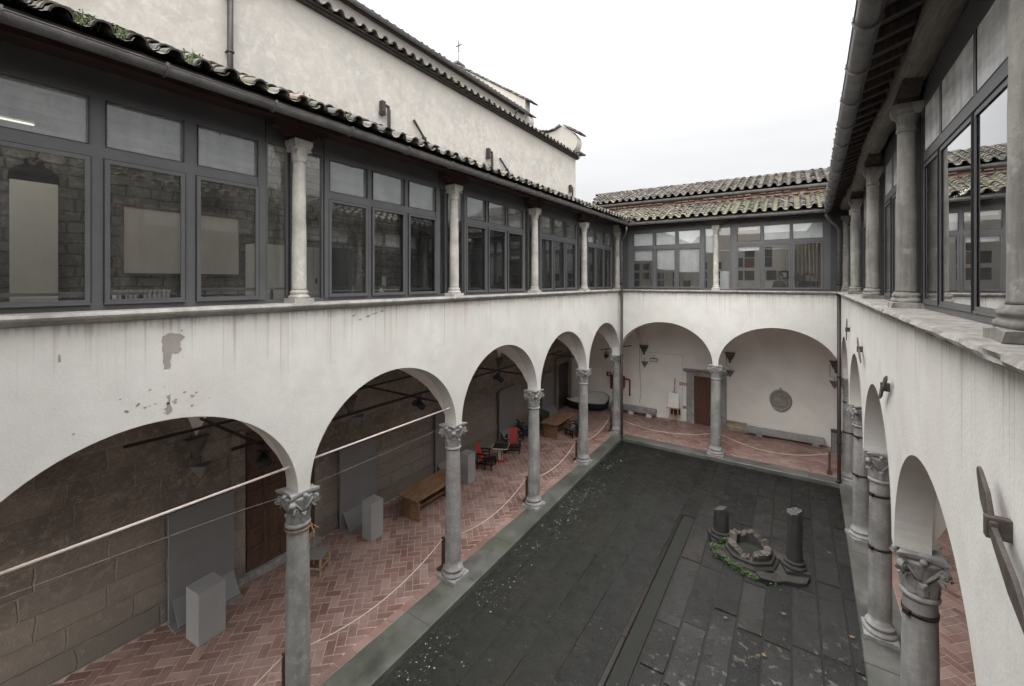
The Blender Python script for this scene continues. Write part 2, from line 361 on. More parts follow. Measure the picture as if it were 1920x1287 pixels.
def leafmat():
    t = NT('green_leaf'); t.base(t.ramp(t.attr(), [(0, (.022,.052,.012)), (.5, (.055,.125,.024)), (1, (.12,.22,.05))])); t.rough(.5); return t.m
M = dict(
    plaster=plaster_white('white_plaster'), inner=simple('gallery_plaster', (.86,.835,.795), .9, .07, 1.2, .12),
    room=simple('room_paint', (.62,.61,.58), .85, .05, 2, .05),
    church=plaster_church(),
    stone_wall=masonry('stone_wall', .78, .37, (.195,.165,.138), (.29,.25,.212), (.33,.30,.26)),
    rubble=masonry('rubble_wall', .34, .17, (.175,.165,.145), (.28,.262,.235), (.12,.112,.10), .12, 1.0),
    brick=brick_floor(), mortar=simple('brick_mortar', (.47,.385,.35), .9, .2, 9, .2),
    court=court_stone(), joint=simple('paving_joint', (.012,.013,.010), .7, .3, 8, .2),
    channel=simple('wet_channel_stone', (.014,.0115,.0095), .35, .4, 3, .3),
    kerb=kerb_stone(),
    sill=column_stone('sill_stone', (.40,.385,.36), .3), sill_dark=column_stone('worn_sill_stone', (.34,.322,.298), .75),
    colu=column_stone('pale_column_stone', (.50,.48,.44), .25), coll=column_stone('grey_column_stone', (.32,.315,.305), .35),
    colr=column_stone('weathered_column_stone', (.285,.275,.255), .75),
    dark=column_stone('wet_dark_stone', (.050,.046,.043), .5), top=simple('broken_grey_stone', (.070,.068,.064), .6, .5, 12, .6), corbel=simple('dark_corbel_stone', (.125,.115,.102), .85, .35, 6, .3), rim=simple('broken_brown_stone', (.088,.075,.066), .6, .4, 9, .6),
    tile=mossy_tile('mossy_roof_tile', .46, (.105,.09,.08)), tile2=mossy_tile('roof_tile', .14, (.095,.086,.079)), tile3=mossy_tile('old_roof_tile', .12, (.085,.078,.070)),
    wood=timber('dark_roof_timber', (.052,.030,.025)), beam=timber('grey_weathered_beam', (.19,.165,.140)),
    board=timber('eaves_boards', (.060,.046,.040), (30,30,4)), redbeam=timber('red_brown_beam', (.055,.026,.022)),
    zinc=simple('gutter_metal', (.17,.165,.163), .42, .35, 5, .15, .25), pipe=simple('brown_downpipe', (.045,.036,.033), .45, .25, 8, .1, .2),
    frame=simple('grey_window_frame', (.106,.106,.110), .38, .12, 3, .04, .1), spandrel=simple('dark_panel', (.050,.051,.055), .5, .15, 3, .03),
    glass=glass('window_glass'), glassr=glass('window_glass_clean', (.90,.91,.91), 2.6, 1.55, .02), frost=frosted('frosted_glass', (.37,.39,.39), .60, 2.6), frostr=frosted('frosted_blue_glass', (.86,.89,.92), .0),
    blind=simple('white_blind', (.88,.90,.90), .8, .04, 3, .05), fabric=simple('grey_white_blind', (.76,.76,.75), .85, .08, 14, .05),
    grey=simple('grey_board', (.21,.211,.215), .7, .05, 3, .05), plinth=simple('grey_plinth_paint', (.33,.331,.335), .7, .06, 3, .05),
    oak=timber('plain_table_wood', (.235,.135,.075), (14,3,14)), oaklt=timber('pale_wood', (.42,.30,.19)),
    door=timber('carved_door_wood', (.105,.058,.042), (22,22,3)), door2=timber('brown_door_wood', (.115,.055,.037), (30,30,3)),
    iron=simple('rusty_iron', (.085,.070,.062), .65, .35, 9, .35), strap=simple('iron_strap', (.030,.022,.020), .5, .3, 9, .2),
    black=simple('black_paint', (.012,.012,.013), .45, .2, 9, .03), white=simple('white_paint', (.72,.72,.70), .55, .05, 4, .03),
    red=simple('red_paint', (.42,.030,.028), .45, .08, 5, .03), yellow=simple('yellow_paint', (.62,.42,.05), .5, .05, 5, 0),
    blue=simple('blue_paint', (.045,.065,.115), .5, .08, 5, .03), green=simple('dark_green_paint', (.035,.05,.035), .5, .08, 5, .03),
    rod=simple('pale_painted_rod', (.62,.54,.49), .55, .12, 8, .1), rope=simple('pale_rope', (.60,.55,.48), .8, .1, 60, .2),
    post=timber('brown_post_wood', (.085,.042,.030)), fire=simple('dark_red_enamel', (.20,.022,.022), .45, .1, 6, .03),
    marble=simple('yellow_marble', (.50,.37,.20), .4, .35, 5, .05), relief=simple('grey_relief_stone', (.30,.29,.275), .8, .15, 8, .3),
    tub=simple('pale_lining', (.60,.59,.57), .5, .05, 4, .03), leaf=leafmat(), litter=simple('fallen_petals', (.62,.60,.48), .7, .35, 20, 0),
    brown_leaf=simple('brown_leaf', (.24,.15,.10), .7, .3, 12, 0), skin=simple('skin', (.40,.25,.19), .55, .08, 6, .03),
    hair=simple('dark_hair', (.018,.014,.012), .5, .3, 40, .2), coat=simple('black_jacket', (.022,.022,.024), .8, .2, 30, .1), jumper=simple('brown_jumper', (.10,.085,.07), .85, .15, 30, .1),
    lamp=emis('fluorescent_tube', (1,.95,.82), 8), lampdim=emis('dim_fluorescent_tube', (1,.95,.82), 1.1), roof=simple('plain_roof_deck', (.05,.045,.04), .9, .3, 5, .3), exposed=simple('exposed_render', (.34,.315,.29), .95, .12, 5, .4),
    cream=simple('cream_panel', (.74,.72,.66), .7, .04, 3, .03), curtain=simple('curtain_cloth', (.38,.35,.31), .85, .1, 3, .05), picture=simple('dark_picture', (.06,.055,.055), .5, .6, 9, 0), redpic=simple('red_brown_picture', (.17,.07,.05), .5, .5, 12, 0),
    grime=simple('ground_earth', (.05,.048,.042), .95, .3, 2, .3), weed=simple('roof_weed', (.14,.19,.07), .7, .3, 10, 0), brickband=simple('flaking_brick', (.22,.145,.115), .9, .45, 5, .8),
    ply=simple('grey_seat', (.24,.23,.22), .6, .1, 6, .03),
)

# ------------------------------------------------------------------ wing frames (u along, n towards the court, z up)
RA = R(1.75); RX = 6.63
def PL(u, n, z): return (n, u, z)
def PF(u, n, z): return (u, 16.15 - n, z)
def PR(u, n, z): return (RX + math.sin(RA)*u - math.cos(RA)*n, math.cos(RA)*u + math.sin(RA)*n, z)
YL = [-.01, 3.23, 6.48, 9.72, 12.95, 16.15]
XF = [0, 3.55, 7.12]
YR = [-.1, 3.12, 6.30, 9.5, 12.8, 16.15]
ZS, ZA = 3.14, 4.55       # spring and crown of the arches

def arcade(P, cols, u0, u1, name, parent, rise=ZA-ZS, pier=.085):
    mb = MB(); n0, n1 = -.17, .13; top = 5.64
    pts = [(u0, ZS)]
    for a, b in zip(cols[:-1], cols[1:]):
        c = (a+b)/2; h = (b-a)/2 - pier; N = 44
        for i in range(N+1):
            t = math.pi*(1 - i/N)
            pts.append((c + h*math.cos(t), ZS + rise*math.sin(t)))
    pts.append((u1, ZS))
    m = len(pts); vs = []
    for n in (n1, n0):
        vs += [P(u, n, z) for u, z in pts]; vs += [P(u, n, top) for u, z in pts]
    fs = []
    for i in range(m-1):
        if abs(pts[i+1][0]-pts[i][0]) > 1e-6:
            fs.append((i, i+1, m+i+1, m+i)); fs.append((2*m+i, 3*m+i, 3*m+i+1, 2*m+i+1)); fs.append((m+i, m+i+1, 3*m+i+1, 3*m+i))
        fs.append((i, 2*m+i, 2*m+i+1, i+1))
    fs += [(0, m, 3*m, 2*m), (m-1, 3*m-1, 4*m-1, 2*m-1)]
    mb.add(vs, fs)
    return mb.build(name, M['plaster'], parent)

def vault(P, rows, n0, n1, parent, name='vault', skip=()):
    mb = MB(); N = 22; rise = ZA - ZS - .02
    for a, b in zip(rows[:-1], rows[1:]):
        vs = []; fs = []
        for i in range(N+1):
            for j in range(N+1):
                p = -1 + 2*i/N; q = -1 + 2*j/N
                e1 = math.sqrt(max(0, 1-(p/.955)**2)); e2 = math.sqrt(max(0, 1-(q/.955)**2))
                z = ZS + .02 + rise*max(e1, e2)
                vs.append(P(a+(b-a)*(p+1)/2, n0+(n1-n0)*(q+1)/2, z))
        for i in range(N):
            for j in range(N):
                fs.append((i*(N+1)+j, i*(N+1)+j+1, (i+1)*(N+1)+j+1, (i+1)*(N+1)+j))
        mb.add(vs, fs, .5, False)
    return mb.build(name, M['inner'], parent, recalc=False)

def sill(P, u0, u1, parent, m, erode=0):
    prof = [(-.20,5.642),(.135,5.642),(.15,5.655),(.19,5.665),(.20,5.685),(.235,5.695),(.25,5.72),(.24,5.742),(.215,5.75),(-.20,5.75)]
    nn = 420 if erode > .5 else 80; us = [u0 + (u1-u0)*i/nn for i in range(nn+1)]
    def jit(u, n, z):
        if not erode: return (.006*noise.noise((u*2, z*9, 1)) if n > .15 else 0, .004*noise.noise((u*1.3, n*9, 2)) if n > 0.1 else 0)
        if n < .14: return (0, 0)
        a = noise.noise((u*3.4, z*22, 3)); b = noise.noise((u*13, z*34, 5)) + .6*noise.noise((u*27, z*60, 2)); big = noise.noise((u*1.7, 0, 9))
        ch = max(0, noise.noise((u*4.2, z*30, 11))-.22)*(1 if erode > .5 else 0)
        return (erode*(.008*a + .007*b - .085*ch), erode*(.006*noise.noise((u*5, n*10, 7)) - .03*ch))
    mb = MB(); mb.extrude(P, prof, us, jit); return mb.build('sill_cornice', m, parent)

WZ = dict(lo=5.83, lt=7.29, ub=7.43, ut=7.91)
def glazing(P, parent, posts, panes, u0, u1, gm, fm, n=-.16, name='window', flat=False):
    """frame of one bay with sashes, clear lower panes and frosted upper panes"""
    f = MB(); D = .03 if flat else .05; q0, q1, q2 = (.035,.042,.048) if flat else (.036,.055,.075)
    zt = 8.24
    f.box(u0, u1, n-.035, n+.035, 5.752, 5.80, P)                       # bottom rail
    f.box(u0, u1, n-.03, n+.03, WZ['ut'], zt, P, .2)                    # closing panel above
    for a, b in posts: f.box(a, b, n-D, n+D, 5.80, WZ['ut'], P)
    e0 = panes[0][0]; e1 = panes[-1][1]
    f.box(posts[0][1], posts[-1][0], n-.034, n+.034, WZ['lt'], WZ['ub'], P)
    for (a, b), (c, d) in zip(panes[:-1], panes[1:]): f.box(b, c, n-.034, n+.034, 5.80, WZ['lt'], P); 
    for (a, b), (c, d) in zip(panes[:-1], panes[1:]): f.box(b, c, n-.033, n+.033, WZ['ub'], WZ['ut'], P)
    for a, b in ((posts[0][1], e0), (e1, posts[-1][0])):
        if b - a > .002: f.box(a, b, n-.033, n+.033, 5.80, WZ['lt'], P); f.box(a, b, n-.033, n+.033, WZ['ub'], WZ['ut'], P)
    f.box(posts[0][1], posts[-1][0], n-.03, n+.03, 5.80, WZ['lo']-.012, P)
    w = f.build(name, M['frame'], parent)
    gk = MB()
    for a, b in panes:
        for x_ in (a-.020, b+.012): gk.box(x_, x_+.008, n+.03, n+q0+.016, WZ['lo']-.02, WZ['lt']+.018, P)
        gk.box(a-.012, b+.012, n+.03, n+q0+.016, WZ['lt']+.010, WZ['lt']+.018, P)
        for x_ in (a-.004, b-.004): gk.box(x_, x_+.008, n+.028, n+D+.004, WZ['ub'], WZ['ut'], P)
        gk.box(a+.004, b-.004, n+.028, n+.037, WZ['ub']-.004, WZ['ub']+.004, P)
    gk.build('seal', M['black'], w, weld=False)
    for a, b in panes:
        s = MB(); k = .028
        s.box(a-.012, a+k, n+q0, n+q1, WZ['lo']-.012, WZ['lt']+.01, P); s.box(b-k, b+.012, n+q0, n+q1, WZ['lo']-.012, WZ['lt']+.01, P)
        s.box(a+k, b-k, n+q0, n+q1, WZ['lo']-.012, WZ['lo']+.03, P); s.box(a+k, b-k, n+q0, n+q1, WZ['lt']-.03, WZ['lt']+.01, P)
        s.box(a-.02, b+.02, n+q1, n+q2, WZ['lo']-.02, WZ['lo']-.002, P)
        s.build('sash', M['frame'], w)
        g = MB(); gn = .026 if flat else 0; g.box(a, b, n+gn-.004, n+gn+.004, WZ['lo']-.012, WZ['lt'], P); g.build('pane', gm, w)
        g = MB(); g.box(a, b, n+gn-.006, n+gn+.002, WZ['ub'], WZ['ut'], P); g.build('upper_pane', fm, w)
    return w

def side_panes(P, parent, spans, gm, n=-.16):
    for a, b in spans:
        f = MB(); f.box(a, a+.03, n-.03, n+.03, 5.80, 7.93, P); f.box(b-.03, b, n-.03, n+.03, 5.80, 7.93, P)
        f.box(a, b, n-.03, n+.03, 5.752, 5.80, P); f.box(a, b, n-.03, n+.03, 7.93, 8.24, P)
        w = f.build('side_window', M['frame'], parent)
        g = MB(); g.box(a-.005, a+.007, n+.026, n+.034, 5.81, 8.2, P); g.box(b-.007, b+.005, n+.026, n+.034, 5.81, 8.2, P); g.build('seal', M['black'], w)
        g = MB(); g.box(a+.03, b-.03, n-.004, n+.004, 5.80, 7.93, P); g.build('pane', gm, w)

def tiles(mb, O, U, S, nu, ns, pitch=.295, expo=.33, clip=None, jitter=1.0, rad=.098):
    """barrel tiles: O corner of the eave, U unit vector along eave, S unit vector up the slope"""
    O = Vector(O); U = Vector(U).normalized(); S = Vector(S).normalized(); N = U.cross(S)
    if N.z < 0: N = -N
    A = 7
    for i in range(nu):
        wob = uni(-.012, .012)*jitter
        for j in range(ns):
            b = O + U*((i+.5)*pitch + wob + uni(-.006,.006)*jitter) + S*(j*expo)
            if clip and not clip(b): continue
            L = .44; r0 = rad + uni(-.004,.004); r1 = rad*.8; th = .017
            lift = .012 + uni(-.004, .006)*jitter; sk = uni(-.025, .025)*jitter
            c = uni(0, 1)**1.2
            ring = []
            for (d, r, up) in ((-.02 + uni(-.015,.015)*jitter, r0, lift+.03), (L, r1, lift-.01)):
                o = b + S*d + N*up + U*(sk*d)
                ring.append([o + U*(r*math.cos(math.pi*k/A)) + N*(r*math.sin(math.pi*k/A)) for k in range(A+1)])
                ring.append([o + U*((r-th)*math.cos(math.pi*k/A)) + N*((r-th)*math.sin(math.pi*k/A)) for k in range(A+1)])
            m = A+1; fs = []
            for k in range(A): fs.append((k, k+1, 2*m+k+1, 2*m+k)); fs.append((k, m+k, m+k+1, k+1))
            mb.add([p for g in ring for p in g], fs, c, False)
            # pan tile to the right of it
            b2 = O + U*((i+1)*pitch) + S*(j*expo); c = 2+uni(0,1)**1.2; ring = []
            for d, r, up in ((-.05, .082, .075), (L-.03, .098, .06)):
                o = b2 + S*d + N*up
                ring.append([o + U*(r*math.cos(math.pi*k/5)) - N*(r*.72*math.sin(math.pi*k/5)) for k in range(6)])
            mb.add([p for g in ring for p in g], [(k, 6+k, 6+k+1, k+1) for k in range(5)], c, False)

def gutter(pts, r, parent, name='gutter', brackets=None):
    """half-round gutter following pts, with bracket straps"""
    mb = MB(); pts = [Vector(p) for p in pts]; A = 10; rings = []
    for i, p in enumerate(pts):
        d = (pts[min(i+1,len(pts)-1)] - pts[max(i-1,0)]).normalized(); a = d.cross(Vector((0,0,1))).normalized()
        rings.append([p + a*(r*math.cos(math.pi + math.pi*k/A)) + Vector((0,0,1))*(r*math.sin(math.pi + math.pi*k/A)) for k in range(A+1)])
        rings[-1] += [p + a*((r-.008)*math.cos(2*math.pi - math.pi*k/A)) + Vector((0,0,1))*((r-.008)*math.sin(2*math.pi - math.pi*k/A)+.003) for k in range(A+1)]
    m = 2*(A+1); vs = [q for g in rings for q in g]; fs = []
    for i in range(len(pts)-1):
        for k in range(m): fs.append((i*m+k, i*m+(k+1)%m, (i+1)*m+(k+1)%m, (i+1)*m+k))
    mb.add(vs, fs, .5, True)
    for side in (1, -1):
        d = (pts[1]-pts[0]).normalized(); a = d.cross(Vector((0,0,1))).normalized()
        mb.tube([p + a*(r*side) for p in pts], .009, 6)
    o = mb.build(name, M['zinc'], parent, weld=False)
    if brackets:
        L = sum((pts[i+1]-pts[i]).length for i in range(len(pts)-1)); d = (pts[-1]-pts[0]).normalized(); a = d.cross(Vector((0,0,1))).normalized()
        t = .35
        while t < L:
            p = pts[0] + d*t; b = MB()
            for i in range(A):
                k0 = math.pi + math.pi*i/A; k1 = math.pi + math.pi*(i+1)/A; q = r+.006
                b.bar(p + a*(q*math.cos(k0)) + Vector((0,0,q*math.sin(k0))), p + a*(q*math.cos(k1)) + Vector((0,0,q*math.sin(k1))), .03, .006, up=d)
            for s in (1, -1): b.box(p.x+a.x*r*s-.012, p.x+a.x*r*s+.012, p.y+a.y*r*s-.012, p.y+a.y*r*s+.012, p.z-.012, p.z+.028)
            t += brackets
            b.build('bracket', M['zinc'], o)
    return o

# ------------------------------------------------------------------ columns
def square_ring(mb, rings, conc=0.0, c=.5, n=8):
    """stack of (half, z) square sections with optionally concave sides"""
    vs = []; per = 4*n
    for h, z, k in rings:
        for s in range(4):
            for i in range(n):
                t = -1 + 2*i/n; d = h*(1 - k*(1-t*t)); e = h*t
                vs.append([(e,-d,z),(d,e,z),(-e,d,z),(-d,-e,z)][s])
    fs = []
    for j in range(len(rings)-1):
        for i in range(per): fs.append((j*per+i, j*per+(i+1)%per, (j+1)*per+(i+1)%per, (j+1)*per+i))
    fs += [tuple(range(per-1,-1,-1)), tuple(range((len(rings)-1)*per, len(rings)*per))]
    mb.add(vs, fs, c)

def spiral(mb, cx, cy, z, ang, r, w):
    """a volute: a rolled band whose axis is horizontal, square to the diagonal"""
    d = Vector((math.cos(ang), math.sin(ang), 0)); a = Vector((-math.sin(ang), math.cos(ang), 0))
    o = Vector((cx, cy, z)); N = 26; vs = []; fs = []
    for i in range(N+1):
        t = i/N; th = math.pi*.6 + t*math.pi*3.2; rr = r*(1-.72*t)
        for q in (rr, rr*.74):
            for s in (-1, 1):
                vs.append(o + d*(q*math.sin(th)) + Vector((0,0,q*math.cos(th))) + a*(s*w*(.5+.25*t)))
    for i in range(N):
        k = 4*i
        fs += [(k,k+1,k+5,k+4),(k+2,k+6,k+7,k+3),(k,k+4,k+6,k+2),(k+1,k+3,k+7,k+5)]
    mb.add(vs, fs, .5, False)
    mb.tube([o - a*w*.8, o + a*w*.8], r*.3, 10)

def leafcurl(mb, ang, r0, z0, h, w, out, lobes=5):
    """acanthus leaf hugging the bell and curling outwards at its tip"""
    d = Vector((math.cos(ang), math.sin(ang), 0)); a = Vector((-math.sin(ang), math.cos(ang), 0))
    N = 9; vs = []; fs = []
    for i in range(N+1):
        t = i/N; z = z0 + h*min(1, t*1.18) - (h*.30*max(0, t-.8)/.2)
        q = r0 + .006 + out*(t**2.6)
        ww = w*(math.sin(math.pi*(.18+.74*t))**.8)*(1 + .20*math.sin(t*math.pi*lobes))
        for s in (-1, -.5, 0, .5, 1):
            vs.append(d*(q + .016*(1-abs(s)) - .012*abs(s)*(1-t)) + a*(ww*s) + Vector((0,0,z)))
    for i in range(N):
        for j in range(4): fs.append((i*5+j, i*5+j+1, i*5+6+j, i*5+5+j))
    mb.add(vs, fs, .5, True)
    b = len(vs)
    mb.add([v - d*.014 for v in vs], [tuple(reversed(f)) for f in fs], .5, True)

def lower_column(name, r, m, label, group, loc, straps=(), simplecap=False, worn=None):
    t = thing(name, label, 'column', loc, group); t['_loc'] = (0,0,0)
    H = 3.14
    b = MB(); h = r*1.50
    square_ring(b, [(h,0,0),(h,.07,0),(h-.008,.08,0)])
    b.lathe([(r*1.46,.08),(r*1.50,.105),(r*1.46,.135),(r*1.30,.145),(r*1.22,.165),(r*1.23,.185),(r*1.30,.195),(r*1.31,.215),(r*1.24,.232),(r*1.10,.24),(r*1.06,.26)], n=36)
    b.build('base', m, t)
    s = MB(); prof = []
    for i in range(24):
        k = i/23; z = .26 + (2.62-.26)*k; prof.append((r*(1.03 - .02*k - .115*k*k), z))
    prof = [(r*1.06,.262)] + prof
    rt = prof[-1][0]
    prof += [(rt,2.625),(rt*1.06,2.63)]
    s.lathe(prof, n=40)
    s.build('shaft', m, t)
    c = MB(); rt = prof[-2][0]
    c.lathe([(rt*1.04,2.63),(rt*1.16,2.645),(rt*1.19,2.665),(rt*1.14,2.685),(rt*1.02,2.695)], n=36)
    flute = lambda rr, z, th: rr*(1 - (.13 if 2.72 < z < 2.94 else 0)*max(0, math.cos(th*12))**1.5)
    c.lathe([(rt*1.0,2.695),(rt*1.0,2.72),(rt*1.01,2.80),(rt*1.06,2.88),(rt*1.14,2.94),(rt*1.26,3.0),(rt*1.38,3.04),(rt*1.40,3.07)], n=84, mod=flute)
    hh = rt*1.50
    square_ring(c, [(hh*.84,3.078,.18),(hh*.90,3.088,.2),(hh*.91,3.104,.2),(hh*.97,3.108,.2),(hh*.98,3.14,.2)])
    for i in range(4):
        an = math.pi/4 + i*math.pi/2
        q = rt*1.66
        spiral(c, q*math.cos(an), q*math.sin(an), 3.0, an, rt*.50, rt*.34)
        leafcurl(c, an, rt*1.0, 2.70, .26, rt*.50, rt*.58, 6)
        leafcurl(c, an+math.pi/4, rt*1.01, 2.70, .17, rt*.34, rt*.20)
        an2 = i*math.pi/2; q = rt*1.36
        c.lathe([(0.001,-.03),(.028,-.022),(.034,0),(.028,.022),(.001,.03)], q*math.cos(an2), q*math.sin(an2), 3.09, n=10, cap=False)
        for sgn in (-1, 1):                      # scroll stems running along the bell to the corner volutes
            pts = [Vector((rt*(1.04+.10*k)*math.cos(an2+sgn*(.15+.16*k)), rt*(1.04+.10*k)*math.sin(an2+sgn*(.15+.16*k)), 2.86+.042*k)) for k in range(5)]
            c.tube(pts, [.010,.014,.018,.020,.018], 7)
    c.build('capital', m, t)
    for z in straps:
        g = MB(); rr = r*(1.03 - .02*((z-.26)/2.36) - .115*((z-.26)/2.36)**2)
        g.lathe([(rr-.01,-.022),(rr+.010,-.022),(rr+.010,.022),(rr-.01,.022)], cz=z, n=36, cap=False)
        a = 3.9; g.obox((rr+.02)*math.cos(a), (rr+.02)*math.sin(a), z, .05, .06, .05, Matrix.Rotation(a, 3, 'Z'))
        g.build('strap', M['strap'], t)
    return t

def rough(mb, k, f=9):
    mb.v = [tuple(Vector(p) + Vector((noise.noise((p[0]*f,p[1]*f,p[2]*f)), noise.noise((p[1]*f+7,p[0]*f,p[2]*f)), .6*noise.noise((p[2]*f,p[0]*f,p[1]*f+3))))*k) for p in mb.v]
def upper_column(name, r, m, label, group, loc, plain=False):
    t = thing(name, label, 'column', loc, group); t['_loc'] = (0,0,0)
    H = 2.26
    b = MB(); h = r*1.52
    square_ring(b, [(h,0,0),(h,.055,0),(h-.006,.06,0)])
    b.lathe([(r*1.46,.06),(r*1.50,.078),(r*1.44,.098),(r*1.25,.106),(r*1.20,.122),(r*1.30,.135),(r*1.28,.152),(r*1.12,.165),(r*1.06,.18)], n=30)
    if plain: rough(b, .022, 11)
    b.build('base', m, t)
    s = MB(); prof = [(r*1.06,.182)]
    for i in range(18):
        k = i/17; prof.append((r*(1.02 - .15*k*k), .20 + 1.76*k))
    s.lathe(prof, n=32)
    if plain: rough(s, .005, 6)
    s.build('shaft', m, t)
    rt = prof[-1][0]; c = MB()
    c.lathe([(rt,1.96),(rt*1.14,1.968),(rt*1.17,1.985),(rt*1.10,2.0),(rt*1.01,2.008),(rt*1.03,2.06),(rt*1.22,2.11),(rt*1.42,2.15),(rt*1.5,2.165)], n=32)
    hh = r*1.36
    square_ring(c, [(hh*.82,2.14,.06),(hh*.92,2.165,.06),(hh,2.19,.05),(hh*1.04,2.21,.03),(hh*1.04,2.26,.02)])
    if not plain:
        for i in range(4):
            an = math.pi/4 + i*math.pi/2; q = r*1.50
            spiral(c, q*math.cos(an), q*math.sin(an), 2.13, an, r*.36, r*.22)
            leafcurl(c, an, rt*1.0, 2.01, .13, rt*.32, rt*.38)
    if plain: rough(c, .010, 12)
    c.build('capital', m, t)
    return t

gl = 'stone columns carrying the left arcade'
low = lower_column('stone_column', .157, M['coll'], 'grey stone column with scrolled capital and flaking shaft, nearest in the left arcade', gl, (-.03, YL[1], 0))
labs = ['grey stone column standing beside the wooden table in the left arcade, chipped near its foot',
        'grey stone column behind the red armchairs and table, third along the left arcade',
        'slim grey stone column in the left arcade, next before the courtyard corner',
        'grey stone corner column between left and far arcades, beside the corner downpipe']
for i in range(2, 6): copy_thing(low, (-.03, YL[i], 0), 0, labs[i-2])
copy_thing(low, (-.03, YL[0], 0), 0, 'grey stone column of the left arcade at the near end of the court')
f1 = lower_column('stone_column', .172, M['coll'], 'grey stone column with leafy capital in the middle of the far arcade', 'stone columns carrying the far arcade', (XF[1], 16.17, 0))
gr = 'banded stone columns carrying the right arcade'
r1 = lower_column('stone_column', .158, M['coll'], 'sturdy grey column with carved capital and iron band, nearest in the right arcade', gr, PR(6.25, -.09, 0), (2.48,))
r2 = lower_column('stone_column', .154, M['coll'], 'sturdy grey column with two iron bands, second in the right arcade', gr, PR(9.45, -.09, 0), (2.42, 1.52))
r3 = copy_thing(r2, PR(12.75, -.09, 0), .3, 'sturdy grey banded column in the right arcade, third from the viewer', gr)
r4 = copy_thing(r2, PR(16.15, -.07, 0), 1.1, 'sturdy grey corner column behind the downpipe where right and far arcades meet', gr)
for o in (r1, r2): o.rotation_euler[2] = -RA
gu = 'pale columns along the left upper windows'
up = upper_column('gallery_column', .092, M['colu'], 'pale stone column in front of the left windows, nearest of its row', gu, (0, YL[1], 5.75))
labs = ['pale column with dark stain near its foot, second along the left upper windows',
        'pale column between third and fourth glazed bays of the left upper floor',
        'pale column along the left upper windows, last before the corner one',
        'pale corner column of the upper floor beside the bend of the downpipe']
for i in range(2, 6): copy_thing(up, (0, YL[i], 5.75), 0, labs[i-2])
upper_column('gallery_column', .085, M['colu'], 'slender pale column in the middle of the far upper windows', 'pale columns along the far upper windows', (XF[1], 16.15, 5.75))
gq = 'weathered columns along the right upper windows'
ur = upper_column('gallery_column', .092, M['colr'], 'weathered grey column on the right sill, large and nearest whole one', gq, PR(6.36, 0, 5.75), True)
ur.rotation_euler[2] = -RA
copy_thing(ur, PR(3.06, 0, 5.75), -RA, 'weathered grey column cut by the right edge of the view', gq)
copy_thing(ur, PR(9.52, 0, 5.75), -RA, 'weathered column on the right sill with two drilled holes, second whole one', gq)
copy_thing(ur, PR(12.9, 0, 5.75), -RA, 'weathered column on the right sill, third whole one', gq)
copy_thing(ur, PR(15.95, 0, 5.75), -RA, 'shaded weathered column in the right upper corner behind the downpipe', gq)

# ------------------------------------------------------------------ left wing
def eaves(P, u0, u1, parent, mb_board, mb_raft, z_at, n_out, slope, step=.34, rz=.09, rw=.08):
    pass

TA = R(24.2); TS = math.tan(TA)
left = thing('cloister_wing', 'white left cloister wing with five arches, grey windows and tiled roof', 'building', (0,0,0))
arcade(PL, YL, -.8, 16.32, 'arcade_wall', left)
sill(PL, -.8, 16.30, left, M['sill'], .12)
vault(PL, YL, -3.5, -.165, left)
vault(PL, [16.16, 19.25], -3.5, -.165, left, 'corner_vault')
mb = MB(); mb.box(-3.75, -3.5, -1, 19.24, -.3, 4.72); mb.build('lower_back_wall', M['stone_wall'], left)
mb = MB(); mb.box(-3.70, -3.5, -1, 19.24, 4.86, 10.0); mb.build('upper_back_wall', M['rubble'], left)
mb = MB(); mb.box(-3.5, -.17, -1, 19.2, 4.72, 4.86); mb.build('upper_floor', M['mortar'], left)
mb = MB(); mb.box(-3.7, -.2, -1.25, -1.0, 3.0, 8.3); mb.build('end_wall', M['room'], left)
for i in range(5):
    y = YL[i]; k = (YL[i+1]-YL[i])/3.24
    pan = [(y+.54*k, y+1.22*k), (y+1.33*k, y+2.02*k), (y+2.13*k, y+2.83*k)]
    if i == 0: pan = [(y+.20, y+1.145), (y+1.275, y+1.935), (y+2.075, y+2.745)]
    ps = [(pan[0][0]-.085, pan[0][0]-.006), (pan[2][1]+.006, pan[2][1]+.10)]
    glazing(PL, left, ps, pan, ps[0][0], ps[1][1], M['glass'], M['frost'])
    s0 = ps[1][1]+.004; nx = YL[i+1]
    k2 = ((YL[min(i+2,5)]-YL[min(i+1,4)])/3.24)
    e = (nx+.54*k2-.089) if i < 4 else nx+.18
    side_panes(PL, left, [(s0, nx-.075), (nx-.07, e)] if i < 4 else [(s0, nx-.075)], M['glass'])
# roof of the left wing: gutter rises a little towards the far end
def zl(y): return 8.165 + .0066*(y+.6)
mb = MB()
mb.add([(.58,-1,zl(-1)+.05),(.58,15.6,zl(15.6)+.05),(-3.5,19.4,zl(15.6)+.05+4.08*TS),(-3.5,-1,zl(-1)+.05+4.08*TS),
        (.58,-1,zl(-1)+.02),(.58,15.6,zl(15.6)+.02),(-3.5,19.4,zl(15.6)-.06+4.08*TS),(-3.5,-1,zl(-1)-.06+4.08*TS)],
       [(0,1,2,3),(7,6,5,4),(0,4,5,1),(1,5,6,2),(2,6,7,3),(3,7,4,0)])
roofL = mb.build('roof', M['wood'], left)
mb = MB()
cl = lambda b: (.6-b.x) >= (b.y-15.62)
tiles(mb, (.645,-.9,zl(-.9)+.065), (0,1,.0066), (-math.cos(TA),0,math.sin(TA)), 75, 14, pitch=.262, expo=.28, clip=cl, jitter=2.0, rad=.080)
mb.build('roof_tiles', M['tile2'], roofL, recalc=False)
gl_o = gutter([(.55, y, zl(y)) for y in (-.9, 3, 7, 11, 15.62)], .077, left, brackets=1.05)
mb = MB()
y = -.9
